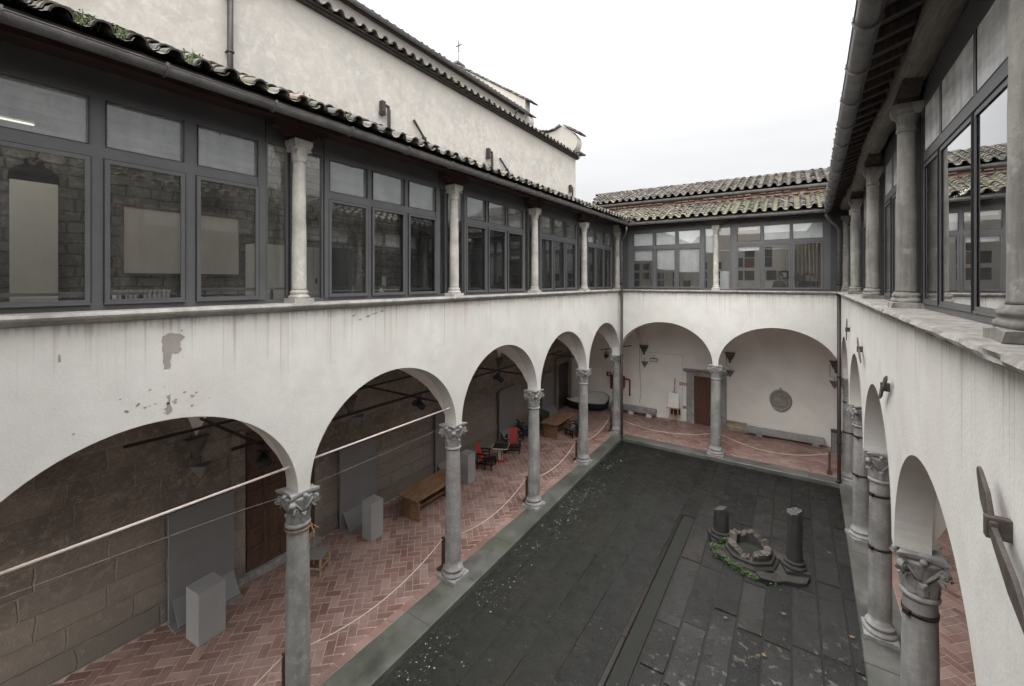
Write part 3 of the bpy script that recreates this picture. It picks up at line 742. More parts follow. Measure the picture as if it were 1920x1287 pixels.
while y < 15.6:                                  # rafters under the left eaves
    mb.bar((.52, y, zl(y)-.03), (-.9, y, zl(y)-.03+1.42*TS), .07, .085); y += .36
mb.build('rafters', M['wood'], roofL)
mb = MB(); 
for i in range(30):
    y0 = -.9+i*.57; mb.bar((0, y0, zl(y0)+.145+.006*math.sin(i*2.1)), (0, y0+.57, zl(y0+.57)+.145+.006*math.sin((i+1)*2.1)), .25, .235)
mb.build('eaves_beam', M['redbeam'], left)
mb = MB(); mb.box(-.19, -.13, -.9, 16.1, 8.245, 8.62); mb.build('eaves_board', M['spandrel'], left)
def bracket(mb, P, u, z0=8.012, z1=8.165):
    mb.box(u-.11, u+.11, -.09, .09, z0, z0+.06, P)
    for s in (-1, 1):
        pr = [(0, z0+.06), (.10, z0+.06), (.16, z0+.035), (.22, z0+.06), (.25, z0+.10), (.36, z0+.115), (.38, z1), (0, z1)]
        vs = [P(u+s*a, -.08, b) for a, b in pr] + [P(u+s*a, .08, b) for a, b in pr]; n = len(pr)
        mb.add(vs, [tuple(range(n)), tuple(range(2*n-1,n-1,-1))] + [(i,(i+1)%n,n+(i+1)%n,n+i) for i in range(n)])
for yy in YL[1:5]:
    mb = MB(); bracket(mb, PL, yy, 8.012, zl(yy)+.035); mb.build('wooden_corbel', M['redbeam'], left)
# stone corbels carrying the vaults on the back wall
def corbel(P, u, n, parent, z=3.16):
    mb = MB(); q = P(u, n, z)
    mb.lathe([(.01,-.46),(.045,-.42),(.055,-.40),(.03,-.37),(.06,-.33),(.12,-.22),(.16,-.12),(.18,-.05),(.20,-.04),(.205,-.005),(.185,0)], q[0], q[1], q[2], n=20)
    mb.build('vault_corbel', M['corbel'], parent)
for yy in YL[1:]: corbel(PL, yy, -3.5, left)
for xx in (0.15, XF[1]+.08, 7.1): pass

# ------------------------------------------------------------------ far wing
far = thing('cloister_wing', 'white far cloister wing with two arches, white blinds and mossy double roof', 'building', (0,0,0))
arcade(PF, XF, -.17, 7.3, 'arcade_wall', far)
PF3 = lambda u, n, z: PF(u, n, z-.003)
sill(PF3, .14, 6.98, far, M['sill_dark'], .25)
vault(PF, [0.0, 3.55, 7.12, 10.5], -3.1, -.165, far)
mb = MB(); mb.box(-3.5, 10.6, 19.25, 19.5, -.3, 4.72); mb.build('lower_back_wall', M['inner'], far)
mb = MB(); mb.box(-3.5, 10.6, 19.25, 19.5, 4.86, 9.4); mb.build('upper_back_wall', M['room'], far)
mb = MB(); mb.box(-.17, 10.6, 16.32, 19.25, 4.72, 4.86); mb.build('upper_floor', M['oak'], far)
for xx in (0.15, XF[1]+.1, 7.1): corbel(PF, xx, -3.1, far)
XW = [((.63,1.365),(1.47,2.18),(2.28,3.025)), ((4.21,4.885),(4.985,5.705),(5.79,6.565))]
wf = []
wf.append(glazing(PF, far, [(.42,.615),(3.04,3.16)], XW[0], .42, 3.16, M['glass'], M['glass'], -.12))
wf.append(glazing(PF, far, [(4.02,4.195),(6.58,6.76)], XW[1], 4.02, 6.76, M['glass'], M['glass'], -.12))
side_panes(PF, far, [(3.164,3.545),(3.55,4.016)], M['glass'], -.12)
for a_, b_ in ((.11,.416),(6.764,7.2)): mb = MB(); mb.box(a_,b_,-.16,-.08,5.752,8.3,PF); mb.build('corner_panel', M['spandrel'], far)
def blind(P, x0, x1, z0, z1, m, parent, n=-.165, tilt=0):
    b = MB(); b.add([P(x0,n,z0),P(x1,n,z0-tilt),P(x1,n-.012,z0-tilt),P(x0,n-.012,z0),P(x0,n,z1),P(x1,n,z1),P(x1,n-.012,z1),P(x0,n-.012,z1)],
                    [(0,1,2,3),(7,6,5,4),(0,4,5,1),(1,5,6,2),(2,6,7,3),(3,7,4,0)])
    b.build('roller_blind', m, parent)
for a, b in XW[0]: blind(PF, a, b, WZ['ub']+.01, WZ['ut']-.005, M['blind'], wf[0])
for (a, b), z, t in zip(XW[0], (6.86, 6.52, 6.40), (0, .045, 0)): blind(PF, a+.03, b-.03, z, 7.27, M['fabric'], wf[0], -.165, t)
for a, b in XW[1][1:]: blind(PF, a, b, WZ['ub']+.01, WZ['ut']-.005, M['blind'], wf[1])
blind(PF, 4.25, 4.80, 7.80, 7.88, M['blind'], wf[1]); blind(PF, 4.24, 4.86, 7.10, 7.24, M['blind'], wf[1]); blind(PF, 5.02, 5.68, 7.21, 7.26, M['blind'], wf[1], -.165, .0)
blind(PF, 3.20, 3.52, 7.08, 7.90, M['blind'], wf[0], -.20)
def zf(x): return 8.25 - .008*x
S2 = math.cos(R(20)), math.sin(R(20)); T2 = math.tan(R(20))
mb = MB()
mb.add([(.6,15.58,8.30),(6.6,15.58,8.25),(8.6,17.65,8.25+2.07*T2),(-1.5,17.65,8.30+2.07*T2),(.6,15.58,8.26),(6.6,15.58,8.21),(8.6,17.65,8.19+2.07*T2),(-1.5,17.65,8.24+2.07*T2)],
       [(0,1,2,3),(7,6,5,4),(0,4,5,1),(1,5,6,2),(2,6,7,3),(3,7,4,0)])
roofF = mb.build('roof', M['wood'], far)
mb = MB(); clf = lambda b: b.x > .62-(b.y-15.55) and b.x < 6.75+(b.y-15.55)
tiles(mb, (-1.8,15.505,8.335), (1,0,-.008), (0,S2[0],S2[1]), 37, 8, pitch=.285, expo=.27, clip=clf, jitter=2.0, rad=.085)
mb.build('lower_roof_tiles', M['tile'], roofF, recalc=False)
gutter([(.52+.1*k*0+x, 15.60, zf(x+.5)) for k, x in enumerate((0, 2, 4, 6.12))], .085, far, brackets=1.2)
mb = MB(); mb.box(-1.75, 9.2, 17.62, 17.9, 8.75, 9.36); mb.build('upper_storey_wall', M['brickband'], far)
mb = MB()
for i in range(46):                               # flaking cornice of flat tiles on the set-back wall
    x = -1.7+i*.24; mb.box(x+uni(0,.02), x+.24-uni(0,.03), 17.56-uni(0,.05), 17.615, 9.10+uni(-.01,.01), 9.14+uni(0,.015), None, uni(0,1)); 
    if uni(0,1) < .7: mb.box(x+uni(0,.05), x+.22, 17.52-uni(0,.05), 17.615, 9.20, 9.235+uni(0,.02), None, uni(0,1))
mb.build('brick_cornice', M['brickband'], far)
gutter([(x, 17.47, 9.385-.006*(x+1.6)) for x in (-1.65, 2, 5, 9.2)], .085, far)
mb = MB()
mb.add([(-1.7,17.5,9.42),(9.2,17.5,9.36),(9.2,20,9.36+2.5*T2),(-2.5,20,9.42+2.5*T2),(-1.7,17.5,9.38),(9.2,17.5,9.32),(9.2,20,9.27+2.5*T2),(-2.5,20,9.33+2.5*T2)],
       [(0,1,2,3),(7,6,5,4),(0,4,5,1),(1,5,6,2),(2,6,7,3),(3,7,4,0)])
roofU = mb.build('upper_roof', M['roof'], far)
mb = MB()
tiles(mb, (-2.6,17.40,9.46), (1,0,-.006), (0,S2[0],S2[1]), 40, 10, pitch=.285, expo=.27, rad=.085, clip=lambda b: b.x > -1.55-(b.y-17.4)*.35, jitter=1.5)
mb.build('upper_roof_tiles', M['tile2'], roofU, recalc=False)
mb = MB(); x = -2.45; k = 0
while x < 9:
    z = 9.42 + 2.5*T2 - .006*(x+1.7); L = .52
    for q in range(1):
        ring = []
        for xx, r, dz in ((x, .15, .05), (x+L+.06, .13, .015)):
            ring.append([(xx, 20.02+r*1.2*math.cos(math.pi*j/8), z+dz+r*.75*math.sin(math.pi*j/8)) for j in range(9)])
        mb.add([p for g in ring for p in g], [(j,j+1,10+j,9+j) for j in range(8)] + [tuple(range(9))], uni(0,.8))
    x += L; k += 1
mb.build('ridge_tiles', M['tile3'], roofU, recalc=False)
mb = MB(); x = .8
while x < 6.6:
    mb.bar((x, 15.65, 8.21), (x, 17.0, 8.21+1.35*T2), .07, .085); x += .36
mb.build('rafters', M['wood'], roofF)
mb = MB(); mb.box(.12, 7.0, -.1, .12, 8.17, 8.40, PF); mb.build('eaves_beam', M['redbeam'], far)
mb = MB(); bracket(mb, PF, XF[1], 8.012, 8.168); mb.build('wooden_corbel', M['beam'], far)

# ------------------------------------------------------------------ right wing
right = thing('cloister_wing', 'white right cloister wing with worn stone sill, timber eaves and tall windows', 'building', (0,0,0))
YRa = [-.05, 3.10, 6.25, 9.45, 12.75, 16.15]
arcade(PR, YRa, -.6, 16.3, 'arcade_wall', right)
sill(PR, -.6, 15.98, right, M['sill_dark'], 1.0)
vault(PR, YRa, -3.3, -.165, right)
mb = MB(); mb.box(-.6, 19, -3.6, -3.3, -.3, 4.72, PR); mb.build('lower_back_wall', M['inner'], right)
mb = MB(); mb.box(-.6, 16, -3.6, -3.3, 4.86, 9.4, PR); mb.build('upper_back_wall', M['room'], right)
mb = MB(); mb.box(-.6, 16, -3.3, -.17, 4.72, 4.86, PR); mb.build('upper_floor', M['oak'], right)
mb = MB(); mb.box(-.8, -.6, -3.3, -.1, -.1, 9.0, PR); mb.build('end_wall', M['room'], right)
YQ = [3.16, 6.36, 9.52, 12.9, 15.95]
for i in range(4):
    y = YQ[i]; k = (YQ[i+1]-y)/3.2
    pan = [(y+.30*k, y+1.32*k), (y+1.375*k, y+2.34*k), (y+2.395*k, y+3.04*k)]
    if i: pan = [(y+.40*k, y+1.12*k), (y+1.24*k, y+1.96*k), (y+2.08*k, y+2.80*k)]
    ps = [(pan[0][0]-.07, pan[0][0]-.004), (pan[2][1]+.004, pan[2][1]+.05)]
    glazing(PR, right, ps, pan, ps[0][0], ps[1][1], M['glassr'], M['frostr'], -.15, 'window', True)
    if i < 3: side_panes(PR, right, [(ps[1][1]+.004, YQ[i+1]+.30*(YQ[i+2]-YQ[i+1])/3.2)], M['glassr'], -.19)
mb = MB()
TR = math.tan(R(18))
def zr(n, up=0): return 8.27 + (.5-n)*TR + up
mb.add([PR(-.6,.52,zr(.52,.03)),PR(15.62,.52,zr(.52,.03)),PR(19,-3.6,zr(-3.6,.03)),PR(-.6,-3.6,zr(-3.6,.03)),PR(-.6,.52,zr(.52)),PR(15.62,.52,zr(.52)),PR(19,-3.6,zr(-3.6,-.03)),PR(-.6,-3.6,zr(-3.6,-.03))],
       [(0,1,2,3),(7,6,5,4),(0,4,5,1),(1,5,6,2),(2,6,7,3),(3,7,4,0)])
roofR = mb.build('roof', M['board'], right)
mb = MB(); O = PR(-.5, .49, 8.315); U = Vector(PR(1,0,0)) - Vector(PR(0,0,0)); Sn = (Vector(PR(0,-1,0)) - Vector(PR(0,0,0)))
tiles(mb, O, U, Vector((Sn.x*math.cos(R(18)), Sn.y*math.cos(R(18)), math.sin(R(18)))), 54, 10)
mb.build('roof_tiles', M['tile2'], roofR, recalc=False)
mb = MB(); u = -.4; k = 0
while u < 15.6:
    w = uni(.07,.10); d = uni(-.012,.012)
    mb.bar(PR(u, .47+uni(-.04,.02), zr(.47,-.05)), PR(u+d, -.9, zr(-.9,-.05)), w, .085+uni(-.01,.01), uni(0,1))
    mb.bar(PR(u+.16, .46, zr(.46,-.012)), PR(u+.16, -.9, zr(-.9,-.012)), .02, .02)
    u += .315
mb.build('rafters', M['board'], roofR)
gutter([PR(u, .515-.004*u, 8.205) for u in (-.5, 4, 8, 12, 15.70)], .086, right, brackets=.92)
# hand-hewn beam resting on the columns
mb = MB(); rings = []; N = 90; m = 12
for i in range(N+1):
    u = -.5 + 16.4*i/N; ring = []
    for k in range(m):
        t = 2*math.pi*k/m; q = noise.noise((u*1.4, math.cos(t), math.sin(t)))*.035 + noise.noise((u*5, k*.8, 0))*.012
        ct, st = math.cos(t), math.sin(t); e = (abs(ct)**4 + abs(st)**4)**-.25
        ring.append(PR(u, .01 + (.135+q)*e*ct + .03*math.sin(u*.9), 8.30 + (.128+q)*e*st + .025*math.sin(u*1.3+1)))
    rings.append(ring)
mb.add([p for g in rings for p in g], [(i*m+k, i*m+(k+1)%m, (i+1)*m+(k+1)%m, (i+1)*m+k) for i in range(N) for k in range(m)], .5, True)
mb.build('eaves_beam', M['beam'], right, recalc=True)
for u in YQ[:4]:
    mb = MB(); bracket(mb, PR, u, 8.012, 8.19); mb.build('wooden_corbel', M['board'], right)
mb = MB(); mb.box(-.5, 15.9, -.20, -.155, 8.242, 8.66, PR); mb.build('eaves_board', M['spandrel'], right)
mb = MB(); mb.box(15.6, 15.98, -.2, -.1, 5.753, 8.24, PR); mb.build('corner_panel', M['spandrel'], right)
# near wing of the same cloister, closing the court behind the viewer
near = thing('cloister_wing', 'plain white near wall of the cloister closing the court behind the viewer', 'building', (0,0,0))
mb = MB(); mb.box(-.8, 7.2, -1.55, -1.3, -.2, 5.6); mb.build('arcade_wall', M['plaster'], near)
mb = MB(); mb.box(-.8, 7.2, -1.55, -1.32, 5.6, 8.3); mb.build('upper_panel', M['frame'], near)
mb = MB(); mb.prism([(-.85,8.30),(-.85,8.36),(-5,9.8),(-5,9.72)], 'x', -.8, 7.2); near_r = mb.build('roof', M['wood'], near)
near_r.location = (0,0,0)

# ------------------------------------------------------------------ church behind the left wing
church = thing('church', 'tall ochre plastered church with stepped tiled eaves and scrolled front', 'building', (0,0,0))
YC = 19.8
mb = MB(); mb.box(-4.3, -3.52, -4, YC, -.3, 12.38); mb.build('aisle_wall', M['church'], church)
mb = MB(); mb.box(-7.3, -6.57, -4, YC-.02, 12.0, 15.28); mb.build('nave_wall', M['church'], church)
def church_eave(x, z, y0, y1, name, slope=17, rows=3, gut=False):
    a = R(slope); m2 = MB()
    m2.box(x-.2, x+.09, y0, y1, z-.05, z-.005); m2.box(x-.2, x+.16, y0, y1, z, z+.035)
    o = m2.build(name, M['roof'], church)
    m3 = MB(); tiles(m3, (x+.22, y0, z+.02), (0,1,0), (-math.cos(a),0,math.sin(a)), int((y1-y0)/.33), rows, pitch=.33, jitter=1.6)
    m3.build('eave_tiles', M['tile3'], o, recalc=False)
    m4 = MB(); x1 = x-3.1
    m4.add([(x+.16,y0,z+.04),(x+.16,y1,z+.04),(x1,y1,z+.04+(x+.16-x1)*math.tan(a)),(x1,y0,z+.04+(x+.16-x1)*math.tan(a))], [(0,1,2,3)])
    m4.build('roof_deck', M['tile3'], o)
    return o
church_eave(-3.5, 12.42, -4, YC+.15, 'aisle_eave')
ne = church_eave(-6.57, 15.31, -4, YC-.2, 'nave_eave')
gutter([(-6.24, y, 15.30) for y in (-4, 8, YC-.25)], .09, church)
mb = MB(); mb.tube([(-6.3,18.6,15.25),(-6.36,18.55,15.05),(-6.5,18.5,14.7),(-6.5,18.5,13.5)], .055, 10); mb.build('rain_pipe', M['pipe'], church)
# front parapet: scroll over the aisle, small scroll beside the nave, gable
def arc(cx, cz, r, a0, a1, n=10): return [(cx + r*math.cos(R(a0+(a1-a0)*i/n)), cz + r*math.sin(R(a0+(a1-a0)*i/n))) for i in range(n+1)]
scroll = [(-7.0,12.2),(-7.0,14.9),(-6.6,14.72),(-6.1,14.38),(-5.6,14.14),(-5.1,14.04),(-4.7,14.08),(-4.35,14.20),(-4.15,14.17),(-3.8,13.93)] + arc(-3.98,13.28,.56,48,-80,9) + [(-3.9,12.6),(-3.9,12.2)]
mb = MB(); mb.prism(scroll, 'y', YC-.02, YC+.55); mb.build('scroll_parapet', M['church'], church)
small = [(-7.6,14.2),(-7.6,15.72),(-7.2,15.66),(-6.75,15.48)] + arc(-6.72,15.02,.42,55,-80,8) + [(-6.7,14.5),(-6.7,14.2)]
mb = MB(); mb.prism(small, 'y', YC-.03, YC+.5); mb.build('small_scroll', M['church'], church)
gab = [(-6.55,15.2),(-6.55,16.16),(-11.67,19.55),(-16.8,16.16),(-16.8,15.2)]
mb = MB(); mb.prism(gab, 'y', YC-.04, YC+.46); mb.build('gable', M['church'], church)
def coping(pts, name, y0=YC-.16, y1=YC+.66):
    m2 = MB()
    for (a, b), (c, d) in zip(pts[:-1], pts[1:]):
        L = math.hypot(c-a, d-b); n = max(1, round(L/.30)); nx, nz = -(d-b)/L, (c-a)/L
        if nz < 0: nx, nz = -nx, -nz
        for i in range(n):
            p = a+(c-a)*i/n; q = b+(d-b)*i/n; r_ = a+(c-a)*(i+1.12)/n; s_ = b+(d-b)*(i+1.12)/n
            h = .05+uni(0,.03); e = .035
            m2.prism([(p+nx*e, q+nz*e), (r_, s_), (r_+nx*.05, s_+nz*.05), (p+nx*(e+h), q+nz*(e+h))], 'y', y0+uni(-.03,.03), y1, uni(0,1))
    m2.build(name, M['tile3'], church)
coping([(-3.28,13.62),(-3.8,13.96),(-4.15,14.2)], 'coping_tiles'); coping([(-4.35,14.23),(-4.7,14.11),(-5.1,14.07),(-5.6,14.17),(-6.1,14.41),(-6.6,14.75)], 'coping_tiles')
coping([(-6.28,15.26),(-6.75,15.52),(-7.2,15.69)], 'coping_tiles'); coping([(-6.18,15.94),(-11.67,19.58)], 'coping_tiles'); coping([(-12.4,19.1),(-11.67,19.58)], 'coping_tiles')
coping([(-3.25,12.62),(-3.95,12.78)], 'coping_tiles')
mb = MB(); mb.box(-11.9,-11.45,YC-.12,YC+.6,19.62,19.76); mb.tube([(-11.62,YC+.2,19.7),(-11.62,YC+.2,20.6)],.022,8); mb.bar((-11.62,YC+.2,20.5),(-11.62,YC+.2,21.15),.05,.05)
mb.bar((-11.85,YC+.2,20.88),(-11.39,YC+.2,20.88),.05,.05); mb.lathe([(.001,-.05),(.05,0),(.001,.05)],-11.62,YC+.2,20.5,n=10)
cr = mb.build('roof_cross', M['iron']); tag(cr, 'small iron cross on top of the church gable', 'cross')
labs = ['nearest short hooked iron outlet pipe on the ochre church wall', 'middle short hooked iron outlet pipe on the ochre church wall', 'hooked iron outlet pipe near the far end of the church wall']
for (y, z0, z1), lb in zip(((7.50, 9.0, 10.92), (12.25, 9.0, 10.90), (19.05, 9.0, 10.88)), labs):
    mb = MB(); x = -3.46
    mb.box(x-.03, x+.09, y-.10, y+.02, z1-.30, z1); mb.box(x-.02, x+.07, y-.13, y+.05, z1-.36, z1-.30); mb.tube([(x+.03,y+.02,z1-.08),(x+.05,y+.14,z1-.10),(x+.05,y+.16,z1-.2),(x+.05,y+.16,z0)], .045, 8)
    o = mb.build('outlet_pipe', M['strap']); tag(o, lb, 'pipe', 'iron outlet pipes on the church wall')
for (a, b), lb in zip((((-3.47,8.62,10.80),(-3.40,9.2,10.12)), ((-3.47,12.98,10.75),(-3.40,13.62,10.2))), ('nearest slanting iron rod fixed to the church wall', 'farther slanting iron rod fixed to the church wall')):
    mb = MB(); mb.bar(a, b, .05, .05); mid = (Vector(a)*.35+Vector(b)*.65); mb.obox(mid.x, mid.y, mid.z, .09,.1,.06, Matrix())
    o = mb.build('iron_rod', M['strap']); tag(o, lb, 'rod', 'slanting iron rods on the church wall')
mb = MB(); mb.tube([(-3.40,3.76,8.8),(-3.40,3.76,12.36)], .052, 12)
for z in (10.55, 11.62): mb.tube([(-3.40,3.76,z-.02),(-3.40,3.76,z+.02)], .066, 12); mb.box(-3.5,-3.36,3.70,3.82,z-.01,z+.01)
o = mb.build('church_downpipe', M['pipe']); tag(o, 'dark brown straight downpipe on the church wall above the left roof', 'downpipe')
# weeds on the left gutter edge
labs = ['tuft of weeds on the left roof edge, nearest the viewer', 'small weed sprouting between left roof tiles left of the church downpipe', 'weed tuft on the left roof tiles just left of the church downpipe', 'weed on the left roof edge above the first glazed bay', 'tiny weed on the left roof edge above the first upper column', 'last weed along the left roof edge']
for (y, h), lb in zip(((.52,.20),(.98,.14),(1.22,.12),(1.76,.14),(2.95,.15),(3.6,.11)), labs):
    mb = MB()
    for k in range(22):
        a = uni(0,6.28); l = uni(.4,1)*h; p = Vector((.56+uni(-.05,.03), y+uni(-.09,.09), zl(y)+.12)); d = Vector((math.cos(a)*.3, math.sin(a)*.3, 1)).normalized()
        mb.bar(p, p+d*l, .006, .003)
        for q in range(4):
            c = p+d*(l*(.4+.2*q)); e = Vector((uni(-1,1),uni(-1,1),uni(.1,.8))).normalized()*uni(.015,.035); w = d.cross(e).normalized()*.008
            mb.add([c-w, c+e*.5-w*1.4, c+e, c+e*.5+w*1.4], [(0,1,2,3)])
    o = mb.build('roof_weed', M['weed'], recalc=False); tag(o, lb, 'weed', 'weeds on the left roof edge')

# ------------------------------------------------------------------ ground, court paving, kerbs, brick floors
mb = MB(); mb.box(-60, 60, -60, 120, -1.2, -.40); mb.build('ground', M['grime'], kind='structure')
KZ = -.125
mb = MB(); mb.box(-.3, 7.4, -1.3, 16.2, -.35, KZ-.022); mb.build('paving_bed', M['joint'], kind='structure')
mb = MB()
def slab(x0, x1, y0, y1, g=.010, dz=0, c=None):
    n = 3; m2 = max(3, int((y1-y0)/.3)); vs = []; c = uni(0,1) if c is None else c
    tx, ty = uni(-.006,.006), uni(-.006,.006); top = []
    for i in range(n+1):
        for j in range(m2+1):
            ex = 0 if 0 < i < n else 1; ey = 0 if 0 < j < m2 else 1
            x = x0+g+(x1-x0-2*g)*i/n; y = y0+g+(y1-y0-2*g)*j/m2
            x += ex*.009*noise.noise((x*9, y*7, 1)); y += ey*.009*noise.noise((x*8, y*9, 5))
            z = KZ+dz+tx*(i/n-.5)+ty*(j/m2-.5)-(.006 if ex or ey else 0)+.005*noise.noise((x*4,y*4,2))
            top.append((x,y,z))
    k = m2+1; fs = [(i*k+j,(i+1)*k+j,(i+1)*k+j+1,i*k+j+1) for i in range(n) for j in range(m2)]
    edge = [i*k for i in range(n+1)] + [n*k+j for j in range(1,m2+1)] + [i*k+m2 for i in range(n-1,-1,-1)] + [j for j in range(m2-1,0,-1)]
    b = len(top); vs = top + [(top[e][0], top[e][1], KZ-.05) for e in edge]
    L = len(edge); fs += [(edge[i], edge[(i+1)%L], b+(i+1)%L, b+i) for i in range(L)]
    mb.add(vs, fs, c)
x = 3.68; w = (7.0-3.68)/8
for i in range(9):
    y = -1.3+uni(0,.5)
    sk = i*w
    while y < 15.95:
        L = uni(1.0, 2.2); y2 = min(y+L, 15.98); slab(x+sk, x+sk+w, y, y2, .019, uni(-.008,.008)); y = y2
w = (3.28+.30)/6
for i in range(6):
    y = -1.3+uni(0,.7)
    while y < 15.95:
        L = uni(1.4, 2.8); y2 = min(y+L, 15.98); slab(-.3+i*w, -.3+i*w+w, y, y2, .004, uni(-.002,.002), uni(.35,.6)); y = y2
y = 11.75
while y < 15.9:
    L = uni(.7,1.1); slab(3.285, 3.675, y, min(y+L,15.98), .008, 0, uni(0,.5)); y += L
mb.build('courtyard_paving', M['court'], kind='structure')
mb = MB(); y = -1.3; k = 0
while y < 11.7:                                  # sunken drain channel
    L = uni(1.2,1.8); mb.extrude(lambda u,n,z: (n,u,z), [(3.285,-.3),(3.285,KZ+.004),(3.355,KZ-.002),(3.40,KZ-.040),(3.60,KZ-.046),(3.665,KZ-.014),(3.672,-.3)], [y+.006, min(y+L,11.74)-.006]); y += L
mb.build('drain_channel', M['channel'], kind='structure')
# kerb stones around the court
def kerbrow(name, fin, fout, u0, u1, P, step=1.6):
    m2 = MB(); u = u0
    while u < u1-.05:
        v = min(u+uni(.8,1.2)*step, u1)
        if u1-v < .4: v = u1
        for a, b in ((u, v),):
            z = uni(-.004,.004); g = .004; n = 4
            for i in range(n):
                p = a+g+(b-a-2*g)*i/n; q = a+g+(b-a-2*g)*(i+1)/n
                i0, i1, o0, o1 = fin(p), fin(q), fout(p), fout(q)
                m2.add([P(p,i0,-.2),P(q,i1,-.2),P(q,o1-.01,-.2),P(p,o0-.01,-.2),P(p,i0,z),P(q,i1,z),P(q,o1-.02,z),P(p,o0-.02,z),P(p,o0,z-.018),P(q,o1,z-.018)],
                       [(0,1,2,3),(4,7,6,5),(7,8,9,6),(3,2,9,8),(0,4,5,1)] + ([(0,3,8,7,4)] if i == 0 else []) + ([(1,5,6,9,2)] if i == n-1 else []), uni(0,1))
        u = v
    m2.build(name, M['kerb'], kind='structure')
kerbrow('kerb_stones', lambda u: -.125, lambda u: .575-.0185*u, -1.3, 16.02, PL)
kerbrow('kerb_stones', lambda u: -.16, lambda u: .30, .285, 7.35, PF)
kerbrow('kerb_stones', lambda u: -.46+.0*u, lambda u: .175, -.6, 15.84, PR)
# brick floors in herringbone
def herring(name, inside, x0, x1, y0, y1, border=None):
    m2 = MB(); L, W, g = .30, .15, .005
    ca, sa = math.cos(R(45)), math.sin(R(45))
    def put(a0, a1, b0, b1):
        cx, cy = (a0+a1)/2, (b0+b1)/2; X, Y = cx*ca-cy*sa, cx*sa+cy*ca
        if not (x0-.2 < X < x1+.2 and y0-.2 < Y < y1+.2) or not inside(X, Y): return
        z = uni(-.0015,.0015); d = .006; c = uni(0,1)
        pa = [(a0+g,b0+g),(a1-g,b0+g),(a1-g,b1-g),(a0+g,b1-g)]
        pb = [(a0+g+d,b0+g+d),(a1-g-d,b0+g+d),(a1-g-d,b1-g-d),(a0+g+d,b1-g-d)]
        f = lambda p, zz: (p[0]*ca-p[1]*sa, p[0]*sa+p[1]*ca, zz)
        m2.add([f(p, z-.006) for p in pa] + [f(p, z) for p in pb], [(4,5,6,7),(0,1,5,4),(1,2,6,5),(2,3,7,6),(3,0,4,7)], c)
    D = int((abs(x1)+abs(x0)+abs(y1)+abs(y0))/W)+6
    for i in range(-D, D):
        for j in range(-D//2, D//2):
            # 2:1 herringbone lattice
            ox = i*W + j*2*L*0; oy = 0
            a = i*W; b = i*W + j*2*L
            put(a, a+L, b, b+W)
            put(a, a+W, b+W, b+W+L)
    if border:
        border(m2)
    m2.build(name, M['brick'], kind='structure', weld=False, recalc=False)
def bord(m2, pts0, pts1, n):
    a0, a1 = Vector(pts0[0]), Vector(pts0[1]); b0, b1 = Vector(pts1[0]), Vector(pts1[1])
    for i in range(n):
        t0, t1 = (i+.012)/n, (i+.988)/n
        m2.add([a0.lerp(a1,t0), a0.lerp(a1,t1), b0.lerp(b1,t1), b0.lerp(b1,t0)], [(0,1,2,3)], uni(.4,1))
herring('left_brick_floor', lambda x, y: -3.5 < x < -.36 and y < 16.15, -3.5, -.3, -1.0, 16.2, lambda m: bord(m, ((-.285,-1,.001),(-.285,16.15,.001)), ((-.133,-1,.001),(-.133,16.15,.001)), 52))
herring('far_brick_floor', lambda x, y: 16.40 < y < 19.25 or (x < -.36 and y >= 16.15), -3.5, 10.3, 16.15, 19.3, lambda m: bord(m, ((-.1,16.47,.001),(7.6,16.47,.001)), ((-.1,16.32,.001),(7.6,16.32,.001)), 24))
herring('right_brick_floor', lambda x, y: y < 16.15 and RX+math.tan(RA)*y+.66 < x < RX+math.tan(RA)*y+3.35, 7.0, 10.7, -1.0, 16.2, lambda m: bord(m, (PR(-.6,-.64,.001),PR(16.3,-.64,.001)), (PR(-.6,-.47,.001),PR(16.3,-.47,.001)), 52))
mb = MB(); mb.box(-3.5,-.126,-1.2,16.16,-.3,-.0065); mb.box(-3.5,10.7,16.312,19.25,-.3,-.0065); mb.add([PR(-.6,-3.3,-.0065),PR(-.6,-.462,-.0065),PR(16.31,-.462,-.0065),PR(16.31,-3.3,-.0065)],[(0,1,2,3)])
mb.build('floor_mortar', M['mortar'], kind='structure')

# ------------------------------------------------------------------ downpipes at the court corners
def downpipe(x, y, gx, gy, z0, label):
    t = thing('downpipe', label, 'downpipe', (x, y, 0))
    m2 = MB(); m2.tube([(gx,gy,8.16),(gx,gy,8.03),(gx+(x-gx)*.2,gy+(y-gy)*.2,7.9),(x-(x-gx)*.2,y-(y-gy)*.2,7.72),(x,y,7.6),(x,y,5.9)], .042, 12); m2.build('upper_pipe', M['zinc'], t)
    m2 = MB(); m2.tube([(x,y,6.0),(x,y,z0+.12),(x-.0,y,z0)], .05, 12)
    for z in (5.98, 3.2, 1.2): m2.tube([(x,y,z-.03),(x,y,z+.03)], .062, 12)
    m2.tube([(x,y,z0+.1),(x+(gx-x)*.15,y+(gy-y)*.15,z0+.02)], .052, 10)
    m2.build('lower_pipe', M['pipe'], t)
downpipe(.27, 15.88, .55, 15.62, -.02, 'dark downpipe at the left far corner of the court')
downpipe(6.94, 15.93, 6.62, 15.66, -.02, 'brown downpipe at the right far corner of the court')

